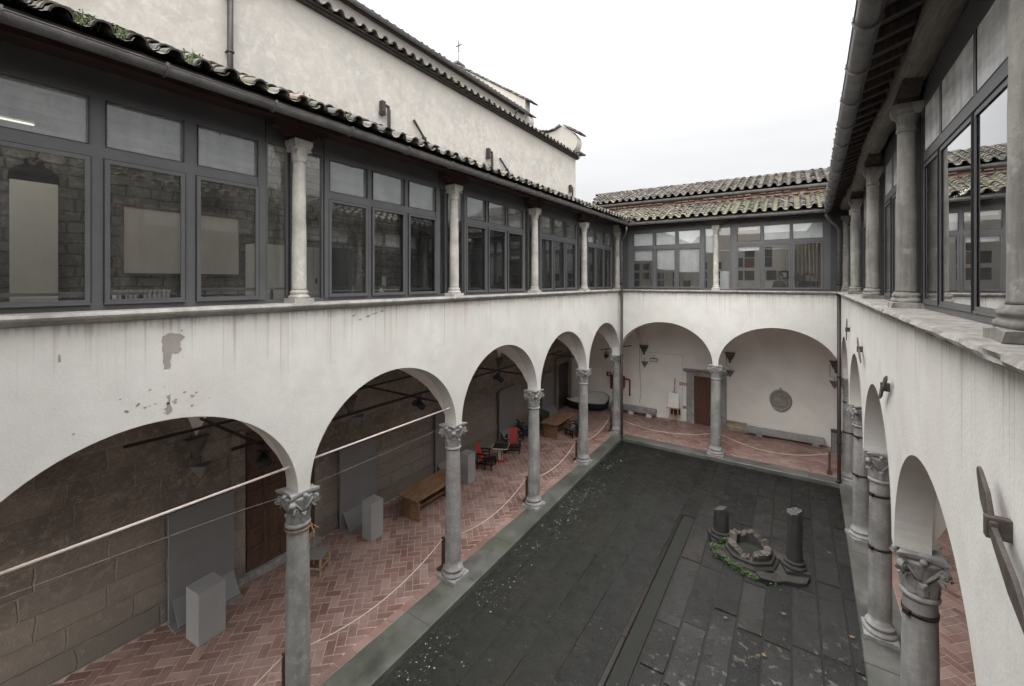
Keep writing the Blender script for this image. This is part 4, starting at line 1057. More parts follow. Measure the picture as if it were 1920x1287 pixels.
# ------------------------------------------------------------------ iron tie anchors on the right wall
A = [((2.86,4.90),(.19,.21),(-.50,-.27),'large paddle shaped iron wall anchor near the right edge of the view'),
     ((6.45,4.82),(-.30,.17),(.32,-.20),'iron wall anchor standing out beside the second right arch'),
     ((9.50,4.86),(.22,.18),(-.42,-.17),'leaning iron wall anchor beside the third right arch'),
     ((12.45,4.93),(-.10,.26),(.12,-.26),'farthest iron wall anchor near the corner of the right wall')]
for (u, z), d1, d2, lb in A:
    t = thing('wall_anchor', lb, 'wall anchor', PR(u,.13,z), 'iron anchors on the right wall')
    m2 = MB()
    for (du, dz) in (d1, d2):
        L = math.hypot(du,dz); e = (du/L, dz/L); q = (-e[1], e[0]); vs = []
        for s, w, th, off in ((0,.026,.022,.05),(.5*L,.052,.020,.05),(.92*L,.024,.016,.052),(L,.012,.014,.053)):
            for a, b in ((-w,0),(w,0),(w,th),(-w,th)):
                vs.append(PR(u+e[0]*s+q[0]*a, .13+off+b, z+e[1]*s+q[1]*a))
        m2.add(vs, [(0,1,2,3),(12,15,14,13)] + [(4*i+k,4*i+(k+1)%4,4*i+4+(k+1)%4,4*i+4+k) for i in range(3) for k in range(4)])
    m2.build('bar', M['iron'], t, bevel=.004)
    m2 = MB(); m2.box(u-.02,u+.02,.10,.215,z-.05,z+.05,PR); m2.box(u-.036,u+.036,.178,.205,z-.034,z+.034,PR); m2.build('eye', M['iron'], t, bevel=.005)

# ------------------------------------------------------------------ left gallery: door, boards, plinths, furniture
t = thing('carved_door', 'tall carved wooden door with square panels in the stone wall behind the nearest column', 'door', (-3.5, 4.78, 0))
m2 = MB(); m2.box(-3.5,-3.43,4.06,5.48,.16,2.95); m2.build('door_leaf', M['door'], t)
m2 = MB()
cols_, rows_ = 4, 7
for i in range(cols_+1): y = 4.06+1.42*i/cols_; m2.box(-3.432,-3.405,y-(.0 if i==0 else .035),y+(.0 if i==cols_ else .035),.16,2.95)
for j in range(rows_+1):
    z = .2+2.7*j/rows_
    for i in range(cols_): y = 4.06+1.42*i/cols_; m2.box(-3.432,-3.407,y+.036,y+1.42/cols_-.036,z-.035,z+.035)
for i in range(cols_):
    for j in range(rows_):
        y = 4.06+1.42*(i+.5)/cols_; z = .2+2.7*(j+.5)/rows_
        m2.box(-3.432,-3.418,y-.085,y+.085,z-.10,z+.10)
for i in range(cols_+1):
    for j in range(rows_+1):
        y = 4.06+1.42*i/cols_; y = min(max(y,4.09),5.45); z = .2+2.7*j/rows_; m2.obox(-3.404,y,z,.02,.03,.03,Matrix.Rotation(R(45),3,'X'))
m2.build('door_panels', M['door'], t, weld=False)
m2 = MB(); m2.box(-3.5,-3.30,3.86,5.62,0,.15); m2.build('door_step', M['coll'], t, bevel=.01)
m2 = MB(); m2.box(-3.5,-3.38,3.80,4.03,.152,3.05); m2.box(-3.5,-3.38,5.51,5.70,.152,3.05); m2.build('stone_jamb', M['stone_wall'], t, bevel=.01)

labs = ['tall grey display board on the stone wall behind the nearest grey plinth', 'tall grey display board on the stone wall behind the second plinth and wooden table',
        'grey display board on the stone wall partly hidden by the second column', 'grey display board on the stone wall behind the red armchair', 'far grey display board on the stone wall beyond the second wooden table']
for i, y in enumerate((2.77, 6.14, 9.43, 12.80, 16.05)):
    t = thing('display_board', labs[i], 'display board', (-3.35, y+.5, 0), 'grey display boards along the stone wall')
    m2 = MB(); m2.box(-3.40,-3.35,y,y+1.04,.02,1.95); m2.build('panel', M['grey'], t, bevel=.004)
    m2 = MB(); m2.prism([(-3.345,.40),(-3.325,.41),(-3.06,.06),(-3.07,.034),(-3.09,.034)], 'y', y+.05, y+1.02); m2.build('sloped_shelf', M['grey'], t)
    m2 = MB(); m2.box(-3.42,-3.0,y-.01,y+1.05,0,.032); m2.build('base_plate', M['grey'], t)
labs = ['nearest grey box plinth standing on the brick floor by a display board', 'grey box plinth left of the wooden table, second from the viewer', 'grey box plinth between the second column and a red armchair']
for (x, y, s, rz), lb in zip(((-2.60,3.06,.42,.10),(-2.52,6.43,.35,.03),(-2.42,9.80,.35,.05)), labs):
    t = thing('plinth', lb, 'plinth', (0,0,0), 'grey plinths in the left gallery')
    m2 = MB(); m2.obox(x,y,.445,s*.95,s,.875,Matrix.Rotation(rz,3,'Z')); m2.build('box', M['plinth'], t, bevel=.004)
    m2 = MB(); m2.obox(x,y,.004,s*.93,s*.98,.008,Matrix.Rotation(rz,3,'Z')); m2.build('foot', M['grey'], t)

def trestle(name, label, x0, x1, y0, y1, h, l0, l1):
    t = thing(name, label, 'table', ((x0+x1)/2,(y0+y1)/2,0), 'plain wooden tables in the left gallery')
    m2 = MB(); m2.box(x0,x1,y0,y1,h-.045,h); m2.build('tabletop', M['oak'], t, bevel=.004)
    for l in (l0, l1): m2 = MB(); m2.box(x0+.08,x1-.06,l,l+.045,0,h-.046); m2.build('leg', M['oak'], t, bevel=.004)
    m2 = MB(); m2.box((x0+x1)/2-.03,(x0+x1)/2+.03,l0+.046,l1-.001,.16,.24); m2.build('stretcher', M['oak'], t)
trestle('wooden_table', 'long plain wooden table beside the second column of the left gallery', -2.68,-1.96,7.28,9.05,.615,7.43,8.75)
trestle('wooden_table', 'plain wooden table farther back between third and fourth columns', -2.36,-1.66,14.14,15.80,.60,14.28,15.32)

def plank_chair(name, label, loc, rz, back, seat, group, low=False):
    t = thing(name, label, 'armchair', loc, group); t['_loc'] = (0,0,0); t.rotation_euler = (0,0,rz); t.scale = (.84,.84,.80)
    m2 = MB(); m2.bar((-.14,0,.20),(-.42,0,.92),.33,.018,up=(1,0,.4)); m2.build('backrest', M[back], t)
    m2 = MB(); m2.bar((-.17,0,.27),(.30,0,.385),.42,.018); m2.build('seat', M[seat], t)
    fr = MB()
    for s in (-1, 1):
        y = .29*s
        for x, h in ((.26,.32),(-.0,.60),(-.30,.60)): fr.box(x-.018,x+.018,y-.018,y+.018,0,h)
        fr.box(-.36,.34,y-.055*s-.018,y-.055*s+.018,.20,.236)
        fr.box(-.34,.04,y+.037*s-.018,y+.037*s+.018,.46,.496)
    for x, z in ((.222,.14),(.222,.30),(-.038,.17),(-.262,.44),(-.262,.17)): fr.box(x-.018,x+.018,-.34,.34,z-.018,z+.018)
    fr.build('frame', M['black'], t, weld=False)
    for s in (-1, 1):
        m2 = MB(); m2.box(-.36,.12,.29*s-.05,.29*s+.05,.602,.628); a = m2.build('armrest', M['black'], t)
        m2 = MB(); m2.box(.1205,.135,.29*s-.05,.29*s+.05,.602,.628); m2.build('end_cap', M['yellow'], a)
    m2 = MB()
    for x, z in ((.222,.14),(.222,.30),(-.038,.17),(-.262,.17)):
        for s in (-1, 1): m2.box(x-.018,x+.018,.3405*s-.002,.3405*s+.002,z-.018,z+.018)
    m2.build('yellow_end', M['yellow'], t)
    return t
g = 'red and black plank armchairs'
c1 = plank_chair('plank_armchair', 'red backed black armchair seen from its side beside the third grey plinth', (-2.52,10.92,0), R(20), 'red', 'black', g)
copy_thing(c1, (-2.50,12.42,0), R(-62), 'red backed black armchair facing the viewer in front of a grey board', g)
t = thing('side_table', 'small black square side table on red round base between the red armchairs', 'side table', (-2.42,11.56,0))
m2 = MB(); m2.lathe([(.001,0),(.155,0),(.155,.022),(.001,.022)],-2.42,11.56,0,n=32,smooth=False,cap=False); m2.build('round_base', M['red'], t)
m2 = MB(); m2.obox(-2.44,11.56,.25,.14,.02,.455,Matrix.Rotation(R(30),3,'Z')); m2.build('white_post', M['white'], t)
m2 = MB(); m2.obox(-2.41,11.585,.18,.02,.13,.31,Matrix.Rotation(R(30),3,'Z')); m2.build('black_fin', M['black'], t)
m2 = MB(); m2.obox(-2.42,11.56,.49,.50,.50,.02,Matrix.Rotation(R(25),3,'Z')); m2.build('top', M['black'], t)
m2 = MB()
for k in range(4):
    q = Matrix.Rotation(R(25+90*k),3,'Z'); c = Vector((-2.42,11.56,.49)) + q@Vector((.254,0,0)); m2.obox(c.x,c.y,c.z,.008,.516,.022,q)
m2.build('white_edge', M['white'], t)
g = 'blue plank armchairs around the second table'
plank_chair('plank_armchair', 'blue plank armchair half hidden behind the fourth column', (-1.36,15.0,0), R(-120), 'blue', 'blue', g)
plank_chair('plank_armchair', 'blue plank armchair half hidden behind the third column', (-2.85,13.85,0), R(60), 'blue', 'blue', g)
t = thing('round_back_chair', 'dark green chair with rounded back behind the second wooden table', 'chair', (-2.75,15.05,0))
m2 = MB(); N = 14; ring = []
for i in range(N+1):
    a = math.pi*.5 + math.pi*i/N; ring.append((-2.62+.30*math.cos(a), 15.05+.30*math.sin(a)))
vs = [(x,y,.30) for x,y in ring] + [(x-.03*math.cos(math.pi*.5+math.pi*i/N)*-1,y,.62+.14*math.sin(math.pi*i/N)) for i,(x,y) in enumerate(ring)]
vs2 = [( -2.62+(x+2.62)*.93, 15.05+(y-15.05)*.93, z) for x,y,z in vs]; k = N+1; n2 = len(vs)
fs = [(i,i+1,k+i+1,k+i) for i in range(N)] + [(n2+i,n2+k+i,n2+k+i+1,n2+i+1) for i in range(N)] + [(k+i,k+i+1,n2+k+i+1,n2+k+i) for i in range(N)] + [(0,k,n2+k,n2),(N,n2+N,n2+k+N,k+N)]
m2.add(vs+vs2, fs); m2.build('backrest', M['green'], t)
m2 = MB(); m2.lathe([(.001,.33),(.27,.33),(.28,.35),(.27,.38),(.001,.385)],-2.60,15.05,0,n=24,cap=False); m2.build('seat', M['green'], t)
for a in range(4):
    m2 = MB(); m2.tube([(-2.60+.2*math.cos(.8+a*1.57),15.05+.2*math.sin(.8+a*1.57),.33),(-2.60+.25*math.cos(.8+a*1.57),15.05+.25*math.sin(.8+a*1.57),0)],.015,8); m2.build('leg', M['black'], t)
t = thing('small_chair', 'small pale wooden chair with grey seat half hidden by the nearest column', 'chair', (-2.55,5.05,0))
q = Matrix.Rotation(R(28),3,'Z'); o = Vector((-2.50,5.02,0))
def w(x,y,z): p = o + q@Vector((x,y,z)); return (p.x,p.y,p.z)
m2 = MB(); m2.hexa([w(*p) for p in ((-.17,-.19,.36),(.19,-.19,.36),(.19,.19,.36),(-.17,.19,.36),(-.17,-.19,.38),(.19,-.19,.38),(.19,.19,.38),(-.17,.19,.38))]); m2.build('seat', M['ply'], t)
for x, y, h in ((.17,-.17,.36),(.17,.17,.36),(-.17,-.17,.74),(-.17,.17,.74)): m2 = MB(); m2.bar(w(x,y,0),w(x*1.0,y,h),.032,.032); m2.build('leg', M['oaklt'], t)
m2 = MB(); m2.bar(w(-.17,-.19,.70),w(-.17,.19,.70),.02,.12); m2.build('backrest', M['oaklt'], t)
m2 = MB(); m2.bar(w(.17,-.154,.16),w(.17,.154,.16),.025,.025); m2.bar(w(-.154,.17,.16),w(.154,.17,.16),.025,.025); m2.bar(w(-.154,-.17,.16),w(.154,-.17,.16),.025,.025); m2.build('rail', M['oaklt'], t)

# barrier posts and rope
PO = [(-.37,3.22),(-.37,6.55),(-.34,9.86),(-.34,13.07),(-.36,16.40),(3.58,16.62),(6.75,16.55)]
labs = ['brown barrier post beside the nearest column, cut by the bottom edge', 'brown barrier post beside the second column of the left arcade', 'brown barrier post beside the third column of the left arcade', 'brown barrier post beside the fourth column of the left arcade',
        'brown barrier post behind the left corner column', 'brown barrier post behind the middle column of the far arcade', 'brown barrier post in the right far corner of the gallery']
for (x, y), lb in zip(PO, labs):
    t = thing('barrier_post', lb, 'barrier post', (x,y,0), 'brown rope barrier posts along the court')
    m2 = MB(); m2.box(x-.028,x+.028,y-.028,y+.028,.04,.655); m2.build('post', M['post'], t, bevel=.003)
    m2 = MB(); m2.box(x-.07,x+.07,y-.13,y+.13,0,.038); m2.build('foot', M['post'], t, bevel=.005)
    m2 = MB(); m2.lathe([(.001,.656),(.016,.656),(.020,.672),(.001,.69)],x,y,0,n=10,cap=False); m2.build('finial', M['zinc'], t)
labs = ['pale barrier rope at the bottom edge, before the nearest column', 'pale sagging barrier rope between the nearest and second columns', 'pale sagging barrier rope between the second and third columns', 'pale barrier rope between the third and fourth columns', 'pale barrier rope ending at the left corner column',
        'pale barrier rope across the left far arch', 'pale barrier rope across the right far arch']
for i, ((a, b), lb) in enumerate(zip([((-.37,-.1),PO[0])] + list(zip(PO[:-1], PO[1:])), labs)):
    pts = []; A_ = Vector((*a,.63)); B_ = Vector((*b,.63)); sag = .36 if i else .3
    for k in range(25):
        tt = k/24; p = A_.lerp(B_, tt); p.z -= sag*4*tt*(1-tt)*.9; pts.append(p)
    m2 = MB(); m2.tube(pts, .0085, 6); o_ = m2.build('barrier_rope', M['rope']); tag(o_, lb, 'rope', 'barrier ropes along the court')
# tie rods and lighting tracks
for i, lb in ((0,'pale iron tie rod across the nearest left arch'), (1,'pale iron tie rod across the second left arch')):
    m2 = MB(); m2.tube([(0,YL[i]+.12,3.49),(0,YL[i+1]-.235,3.49)], .0155, 10); m2.tube([(0,YL[i+1]-.24,3.49),(0,YL[i+1]-.12,3.49)], .021, 8, .2)
    o_ = m2.build('tie_rod', M['rod']); tag(o_, lb, 'tie rod', 'pale tie rods of the left arches')
m2 = MB(); m2.tube([(.02,-.3,3.33),(.02,1.4,3.245),(.02,2.5,3.18),(.02,3.06,3.12)], .0011, 5); o_ = m2.build('thin_cable', M['rod']); tag(o_, 'thin slack cable running to the capital of the nearest column', 'cable', 'thin cables under the left arches')
m2 = MB(); m2.tube([(.02,3.42,3.13),(.02,4.8,3.14),(.02,6.3,3.16)], .0011, 5); o_ = m2.build('thin_cable', M['rod']); tag(o_, 'thin cable stretched between the nearest and second column capitals', 'cable', 'thin cables under the left arches')
m2 = MB()
m2.lathe([(.158,-.012),(.170,-.010),(.172,.008),(.160,.012)], -.03, YL[1], 2.60, n=28, cap=False); m2.bar((.05,YL[1]+.14,2.60),(.14,YL[1]+.21,2.53),.012,.012); m2.bar((.05,YL[1]+.14,2.59),(.16,YL[1]+.13,2.50),.012,.012)
o_ = m2.build('cable_tie', M['oak']); tag(o_, 'yellowish cord tied around the neck of the nearest left column', 'cord')
labs = ['dark iron tie bar crossing the left gallery above the carved door', 'dark iron tie bar crossing the left gallery at the second column', 'dark iron tie bar crossing the left gallery at the third column', 'dark iron tie bar crossing the left gallery at the fourth column']
for i in range(1,5):
    m2 = MB(); m2.bar((-3.5,YL[i]+.03,3.50),(-.17,YL[i]+.03,3.50),.035,.035); o_ = m2.build('tie_bar', M['strap']); tag(o_, labs[i-1], 'tie bar', 'dark tie bars across the left gallery')
for x, y0, y1, lb in ((-2.64,2.0,10.6,'dark lighting track running along the stone wall side of the left gallery'), (-1.18,2.86,13.6,'dark lighting track running along the court side of the left gallery')):
    m2 = MB(); m2.box(x-.022,x+.022,y0,y1,3.525,3.565); o_ = m2.build('lighting_track', M['black']); tag(o_, lb, 'lighting track', 'dark lighting tracks in the left gallery')
def spotlight(x, y, z, rz, label, tilt=-35):
    t = thing('spotlight', label, 'spotlight', (x,y,z), 'black spotlights'); t['_loc'] = (0,0,0); t.rotation_euler = (0,0,rz)
    m2 = MB(); m2.tube([(0,-.09,0),(0,-.09,.17),(0,.09,.17),(0,.09,0)], .010, 6); m2.tube([(0,0,.17),(0,0,.26)], .014, 8); m2.build('yoke', M['black'], t)
    m2 = MB(); m2.lathe([(.001,-.14),(.05,-.14),(.075,-.10),(.078,.06),(.072,.065),(.070,.06),(.001,.055)], n=18, cap=False)
    a = Matrix.Rotation(R(90+tilt),3,'Y'); m2.v = [tuple(a@Vector(p)) for p in m2.v]; m2.build('lamp_body', M['black'], t)
    m2 = MB(); b = a@Vector((0,0,.12))
    for k in range(4):
        q = a @ Matrix.Rotation(R(90*k),3,'Z'); c = q@Vector((.09,0,.105)); m2.obox(c.x,c.y,c.z,.004,.13,.09,q)
    m2.build('barn_door', M['black'], t)
spotlight(-1.12,3.30,3.26,R(200),'black spotlight hanging in front of the carved door')
spotlight(-1.18,6.66,3.29,R(200),'black spotlight hanging below the second left arch')
spotlight(-1.18,9.72,3.29,R(200),'black spotlight hanging below the third left arch')
spotlight(-.75,16.9,2.92,R(-60),'black spotlight at the left corner behind the downpipe')
m2 = MB(); m2.bar((-.95,16.75,3.18),(.1,17.6,3.34),.03,.03); o_ = m2.build('lighting_track', M['black']); tag(o_, 'short dark lighting bar above the corner spotlight', 'lighting track')

# wedge shaped wall lamps below the vault corbels
def wedge(P, u, n, z, label, s=.19):
    t = thing('wall_uplighter', label, 'wall lamp', P(u,n,z), 'wedge shaped wall lamps')
    m2 = MB(); m2.add([P(u-s,n,z),P(u+s,n,z),P(u,n+.24,z),P(u,n+.01,z-.30),P(u,n,z-.30)],[(0,1,2),(0,2,3),(1,3,2),(0,3,4),(1,4,3),(0,4,1)]); m2.build('shade', M['grey'], t)
    m2 = MB(); m2.tube([P(u,n+.012,z),P(u,n+.012,z+.14),P(u-s*.8,n+.012,z+.15),P(u-s*.8,n+.012,z+.6)],.007,6); m2.build('wire', M['black'], t)
for y, lb in ((3.30,'wedge shaped grey wall lamp beside the carved door'),(6.72,'wedge shaped grey wall lamp above the second display board'),(9.85,'wedge shaped wall lamp high on the stone wall under the third arch')): wedge(PL, y, -3.5, 2.62, lb)
for x, lb in ((.18,'wedge shaped wall lamp left of the white emergency lamp'),(3.66,'wedge shaped wall lamp right of the middle far column'),(7.06,'wedge shaped wall lamp at the right end of the far wall')): wedge(PF, x, -3.1, 2.42, lb, .17)

# ------------------------------------------------------------------ far gallery
t = thing('doorway', 'brown double door in grey stone frame behind the middle far column', 'door', (2.8,19.25,0))
m2 = MB(); m2.box(2.0,2.31,19.10,19.25,0,2.05); m2.box(3.24,3.52,19.10,19.25,0,2.05); m2.box(2.0,3.52,19.10,19.25,2.051,2.20)
m2.extrude(lambda u,n,z:(u,19.25-n,z),[(0,2.201),(.16,2.201),(.17,2.23),(.22,2.25),(.25,2.29),(.26,2.31),(0,2.31)],[1.88,3.64]); m2.build('stone_frame', M['coll'], t)
for a, b in ((2.32,2.77),(2.78,3.23)):
    m2 = MB(); m2.box(a,b,19.17,19.22,.02,2.03); 
    for z0, z1 in ((.12,.42),(.52,1.05),(1.15,1.92)):
        m2.box(a+.06,b-.06,19.155,19.172,z0,z1); m2.box(a+.11,b-.11,19.145,19.156,z0+.05,z1-.05)
    m2.build('door_leaf', M['door2'], t, bevel=.004)
t = thing('easel', 'wooden easel holding a blank white canvas against the far wall', 'easel', (1.6,18.7,0))
m2 = MB(); m2.hexa([(1.345,18.66,.68),(1.775,18.66,.68),(1.775,18.69,.68),(1.345,18.69,.68),(1.325,18.80,1.27),(1.755,18.80,1.27),(1.755,18.83,1.27),(1.325,18.83,1.27)]); m2.build('canvas', M['white'], t)
for a, b in (((1.40,18.55,0),(1.49,18.86,1.32)),((1.80,18.60,0),(1.63,18.88,1.32)),((1.55,19.12,0),(1.56,18.90,1.28))): m2 = MB(); m2.bar(a,b,.035,.03); m2.build('leg', M['oaklt'], t)
m2 = MB(); m2.bar((1.55,18.72,.35),(1.56,18.93,1.75),.04,.03); m2.bar((1.555,18.915,1.66),(1.56,18.935,1.80),.09,.035); m2.bar((1.56,18.935,1.80),(1.565,18.94,1.90),.04,.03); m2.build('mast', M['oaklt'], t)
m2 = MB(); m2.bar((1.30,18.63,.66),(1.82,18.65,.66),.05,.035); m2.bar((1.44,18.60,.27),(1.76,18.63,.27),.03,.03); m2.build('tray', M['oaklt'], t)
m2 = MB(); m2.box(1.36,1.80,18.86,18.90,.34,.62); m2.build('dark_box', M['black'], t)
def bench(label, x0, x1, y, z0, z1, legs, m, lm):
    t = thing('stone_bench', label, 'bench', ((x0+x1)/2,y,0), 'stone benches along the far wall')
    m2 = MB(); m2.prism([(x0,z0),(x1-.12,z0-.0),(x1,z0+.03),(x1,z1-.05),(x1-.05,z1),(x0,z1)], 'y', y-.15, y+.15); m2.build('slab', M[m], t, bevel=.012)
    for x in legs: m2 = MB(); m2.box(x-.11,x+.11,y-.12,y+.12,0,z0-.002); m2.build('leg', M[lm], t, bevel=.006)
bench('grey stone bench on white blocks below the easel side of the far wall', -1.35, .75, 19.02, .16, .36, (-1.15,-.35,.45), 'coll', 'white')
bench('long low grey stone bench below the round relief on the far wall', 4.30, 6.78, 19.06, .10, .30, (4.7,6.5), 'coll', 'coll')
t = thing('round_relief', 'round grey stone relief hung on the far wall above the long bench', 'relief', (5.40,19.22,1.46))
m2 = MB(); prof = [(.001,0),(.36,0),(.395,.02),(.40,.05),(.375,.075),(.34,.06),(.325,.045),(.001,.045)]
m2.lathe(prof, n=48, cap=False, mod=lambda r,z,th: r*(1+.02*math.sin(3*th+.5)))
m2.v = [(5.40+a*.92, 19.249-c, 1.46+b*1.06) for a,b,c in m2.v]; m2.build('disc', M['relief'], t)
m2 = MB()
for cx, cz, a, b, d in ((-.04,.17,.085,.10,.05),(-.08,-.02,.16,.14,.045),(.13,.06,.07,.08,.05),(.16,-.08,.08,.13,.04),(-.10,-.20,.18,.07,.04),(.06,-.16,.12,.09,.045)):
    vs = []; fs = []; n = 16
    for j in range(5):
        ph = j/4*math.pi/2
        for k in range(n): vs.append((5.40+cx+a*math.cos(ph)*math.cos(2*math.pi*k/n), 19.206-d*math.sin(ph), 1.46+cz+b*math.cos(ph)*math.sin(2*math.pi*k/n)))
    for j in range(4):
        for k in range(n): fs.append((j*n+k, j*n+(k+1)%n, (j+1)*n+(k+1)%n, (j+1)*n+k))
    m2.add(vs, fs, .5, True)
m2.build('carving', M['relief'], t, weld=False)
m2 = MB(); m2.lathe([(.001,-.03),(.04,-.02),(.045,.01),(.001,.045)],5.40,19.21,1.92,n=12,cap=False); m2.build('knob', M['relief'], t)
t = thing('marble_panel', 'low yellow marble panel in grey frame at the foot of the far wall', 'panel', (3.85,19.25,0))
m2 = MB(); m2.box(3.50,4.16,19.20,19.235,.09,.27); m2.build('slab', M['marble'], t)
m2 = MB(); m2.box(3.40,3.498,19.17,19.25,0,.36); m2.box(4.162,4.26,19.17,19.25,0,.36); m2.box(3.499,4.161,19.17,19.25,.272,.36); m2.box(3.499,4.161,19.17,19.25,0,.088); m2.build('stone_frame', M['coll'], t)
t = thing('fire_hose_cabinet', 'dark red fire hose cabinet on the far wall behind the corner column', 'fire cabinet', (-1.05,19.25,1.0))
m2 = MB(); m2.prism([(-1.38,1.0),(-.80,1.0),(-.72,1.14),(-.72,1.64),(-1.38,1.64)],'y',19.05,19.25); m2.build('box', M['fire'], t)
m2 = MB(); m2.box(-1.31,-.82,19.035,19.049,1.16,1.57); m2.build('door', M['black'], t)
m2 = MB(); m2.tube([(-.70,19.16,1.52),(-.52,19.16,1.52),(-.48,19.16,1.48),(-.48,19.16,.80)],.032,10); m2.lathe([(.05,-.02),(.05,.03)],-.48,19.16,.80,n=10); m2.build('pipe', M['fire'], t)
t = thing('fire_sign', 'small square dark red fire sign left of the hose cabinet', 'sign', (-1.53,19.25,1.64))
m2 = MB(); m2.box(-1.63,-1.41,19.225,19.24,1.53,1.75); m2.build('plate', M['fire'], t)
m2 = MB(); m2.lathe([(.001,0),(.045,0),(.045,.004),(.001,.004)],n=16,cap=False,smooth=False); m2.v = [(-1.49+a,19.224-c,1.67+b) for a,b,c in m2.v]; m2.box(-1.56,-1.49,19.220,19.2245,1.585,1.62); m2.build('symbol', M['white'], t)
t = thing('emergency_lamp', 'white emergency lamp box on a hook on the far wall', 'lamp', (.6,19.2,2.54))
m2 = MB(); m2.box(.43,.77,19.15,19.24,2.46,2.61); m2.build('case', M['grey'], t, bevel=.01)
m2 = MB(); m2.box(.455,.745,19.143,19.149,2.485,2.585); m2.build('diffuser', M['white'], t)
m2 = MB(); m2.tube([(.6,19.2,2.61),(.6,19.2,2.72)],.012,6); m2.build('hook', M['grey'], t)
for i, (x, lb) in enumerate(((1.74,'leftmost of three small red signs above the easel'),(1.86,'middle one of three small red signs above the easel'),(2.00,'rightmost of three small red signs, next to the stone door frame')) ):
    t = thing('safety_sign', lb, 'sign', (x,19.24,1.6), 'three small red signs by the easel')
    m2 = MB(); m2.box(x-.055,x+.055,19.235,19.245,1.55,1.67); m2.build('plate', M['fire'], t)
    m2 = MB(); m2.box(x-.028,x+.028,19.231,19.2345,1.585,1.635); m2.build('symbol', M['white'], t)
m2 = MB(); m2.box(2.0-.06,2.0+.10,19.23,19.245,.55,.66); o_ = m2.build('socket', M['grey']); o_.location.x = -.11; tag(o_, 'grey wall socket between the easel and the stone door frame', 'socket')
m2 = MB(); m2.tube([(-.04,19.235,3.2),(-.05,19.235,2.3),(-.02,19.235,1.6),(.02,19.235,1.0),(-.05,19.235,.5)],.009,6); o_ = m2.build('wall_cable', M['grey']); tag(o_, 'thin cable hanging down the far wall left of the easel', 'cable')
m2 = MB(); m2.bar((.2,19.24,2.86),(1.80,19.24,2.86),.02,.018); m2.bar((1.82,19.24,2.87),(1.82,19.24,.5),.02,.018); o_ = m2.build('cable_duct', M['room']); tag(o_, 'thin white cable duct forming a corner on the far wall above the easel', 'cable duct')
t = thing('waste_bin', 'grey box bin in the right corner of the far gallery', 'bin', (7.08,18.8,0))
m2 = MB(); m2.box(6.93,7.22,18.65,18.95,0,.70); m2.build('body', M['grey'], t, bevel=.01)
m2 = MB(); m2.box(6.92,7.23,18.64,18.96,.701,.75); m2.build('lid', M['black'], t, bevel=.008)
# moulded daybed: dark hull with pale lining
t = thing('moulded_daybed', 'black shell daybed with pale hollow lining in the left far corner', 'daybed', (-2.3,18.6,0))
A_, B_ = Vector((-3.25,18.25,0)), Vector((-1.42,18.95,0)); ax = (B_-A_).normalized(); px_ = Vector((-ax.y,ax.x,0))
mid_ = A_.lerp(B_, .5)
def loop(sc_, zf_):
    out = []
    for k in range(40):
        th = 2*math.pi*k/40; a_ = 1.02*math.cos(th); b_ = .40*math.sin(th)*(1+.18*math.cos(th))
        b_ *= 1 - .16*math.exp(-((math.cos(th)+.1)/.25)**2)
        h_ = .34 + .40*max(0, math.cos(th-R(52)))**1.1 + .10*max(0, -math.cos(th))**3
        p = mid_ + ax*(a_*sc_) + px_*(b_*sc_); out.append((p.x, p.y, zf_(h_)))
    return out
def loft(rings, cap):
    m3 = MB(); n_ = 40
    m3.add([p for g_ in rings for p in g_], [(i*n_+k,i*n_+(k+1)%n_,(i+1)*n_+(k+1)%n_,(i+1)*n_+k) for i in range(len(rings)-1) for k in range(n_)], .5, True)
    if cap: m3.add(rings[-1], [tuple(range(n_))])
    return m3
loft([loop(.80, lambda h: .01), loop(.90, lambda h: .10), loop(.97, lambda h: h*.55), loop(1.0, lambda h: h), loop(.985, lambda h: h+.012), loop(.965, lambda h: h)], False).build('shell', M['black'], t)
loft([loop(.964, lambda h: h-.002), loop(.92, lambda h: .5*h+.06), loop(.80, lambda h: .20+.10*h), loop(.55, lambda h: .20)], True).build('lining', M['tub'], t)
t = thing('far_doorway', 'dark doorway with stone jambs at the far end of the stone wall', 'door', (-3.5,18.2,0))
m2 = MB(); m2.box(-3.5,-3.44,17.62,18.72,0,2.05); m2.build('door_leaf', M['strap'], t)
m2 = MB(); m2.box(-3.5,-3.36,17.42,17.61,0,2.2); m2.box(-3.5,-3.36,18.73,18.92,0,2.2); m2.box(-3.5,-3.34,17.40,18.94,2.201,2.42); m2.build('stone_frame', M['stone_wall'], t, bevel=.01)

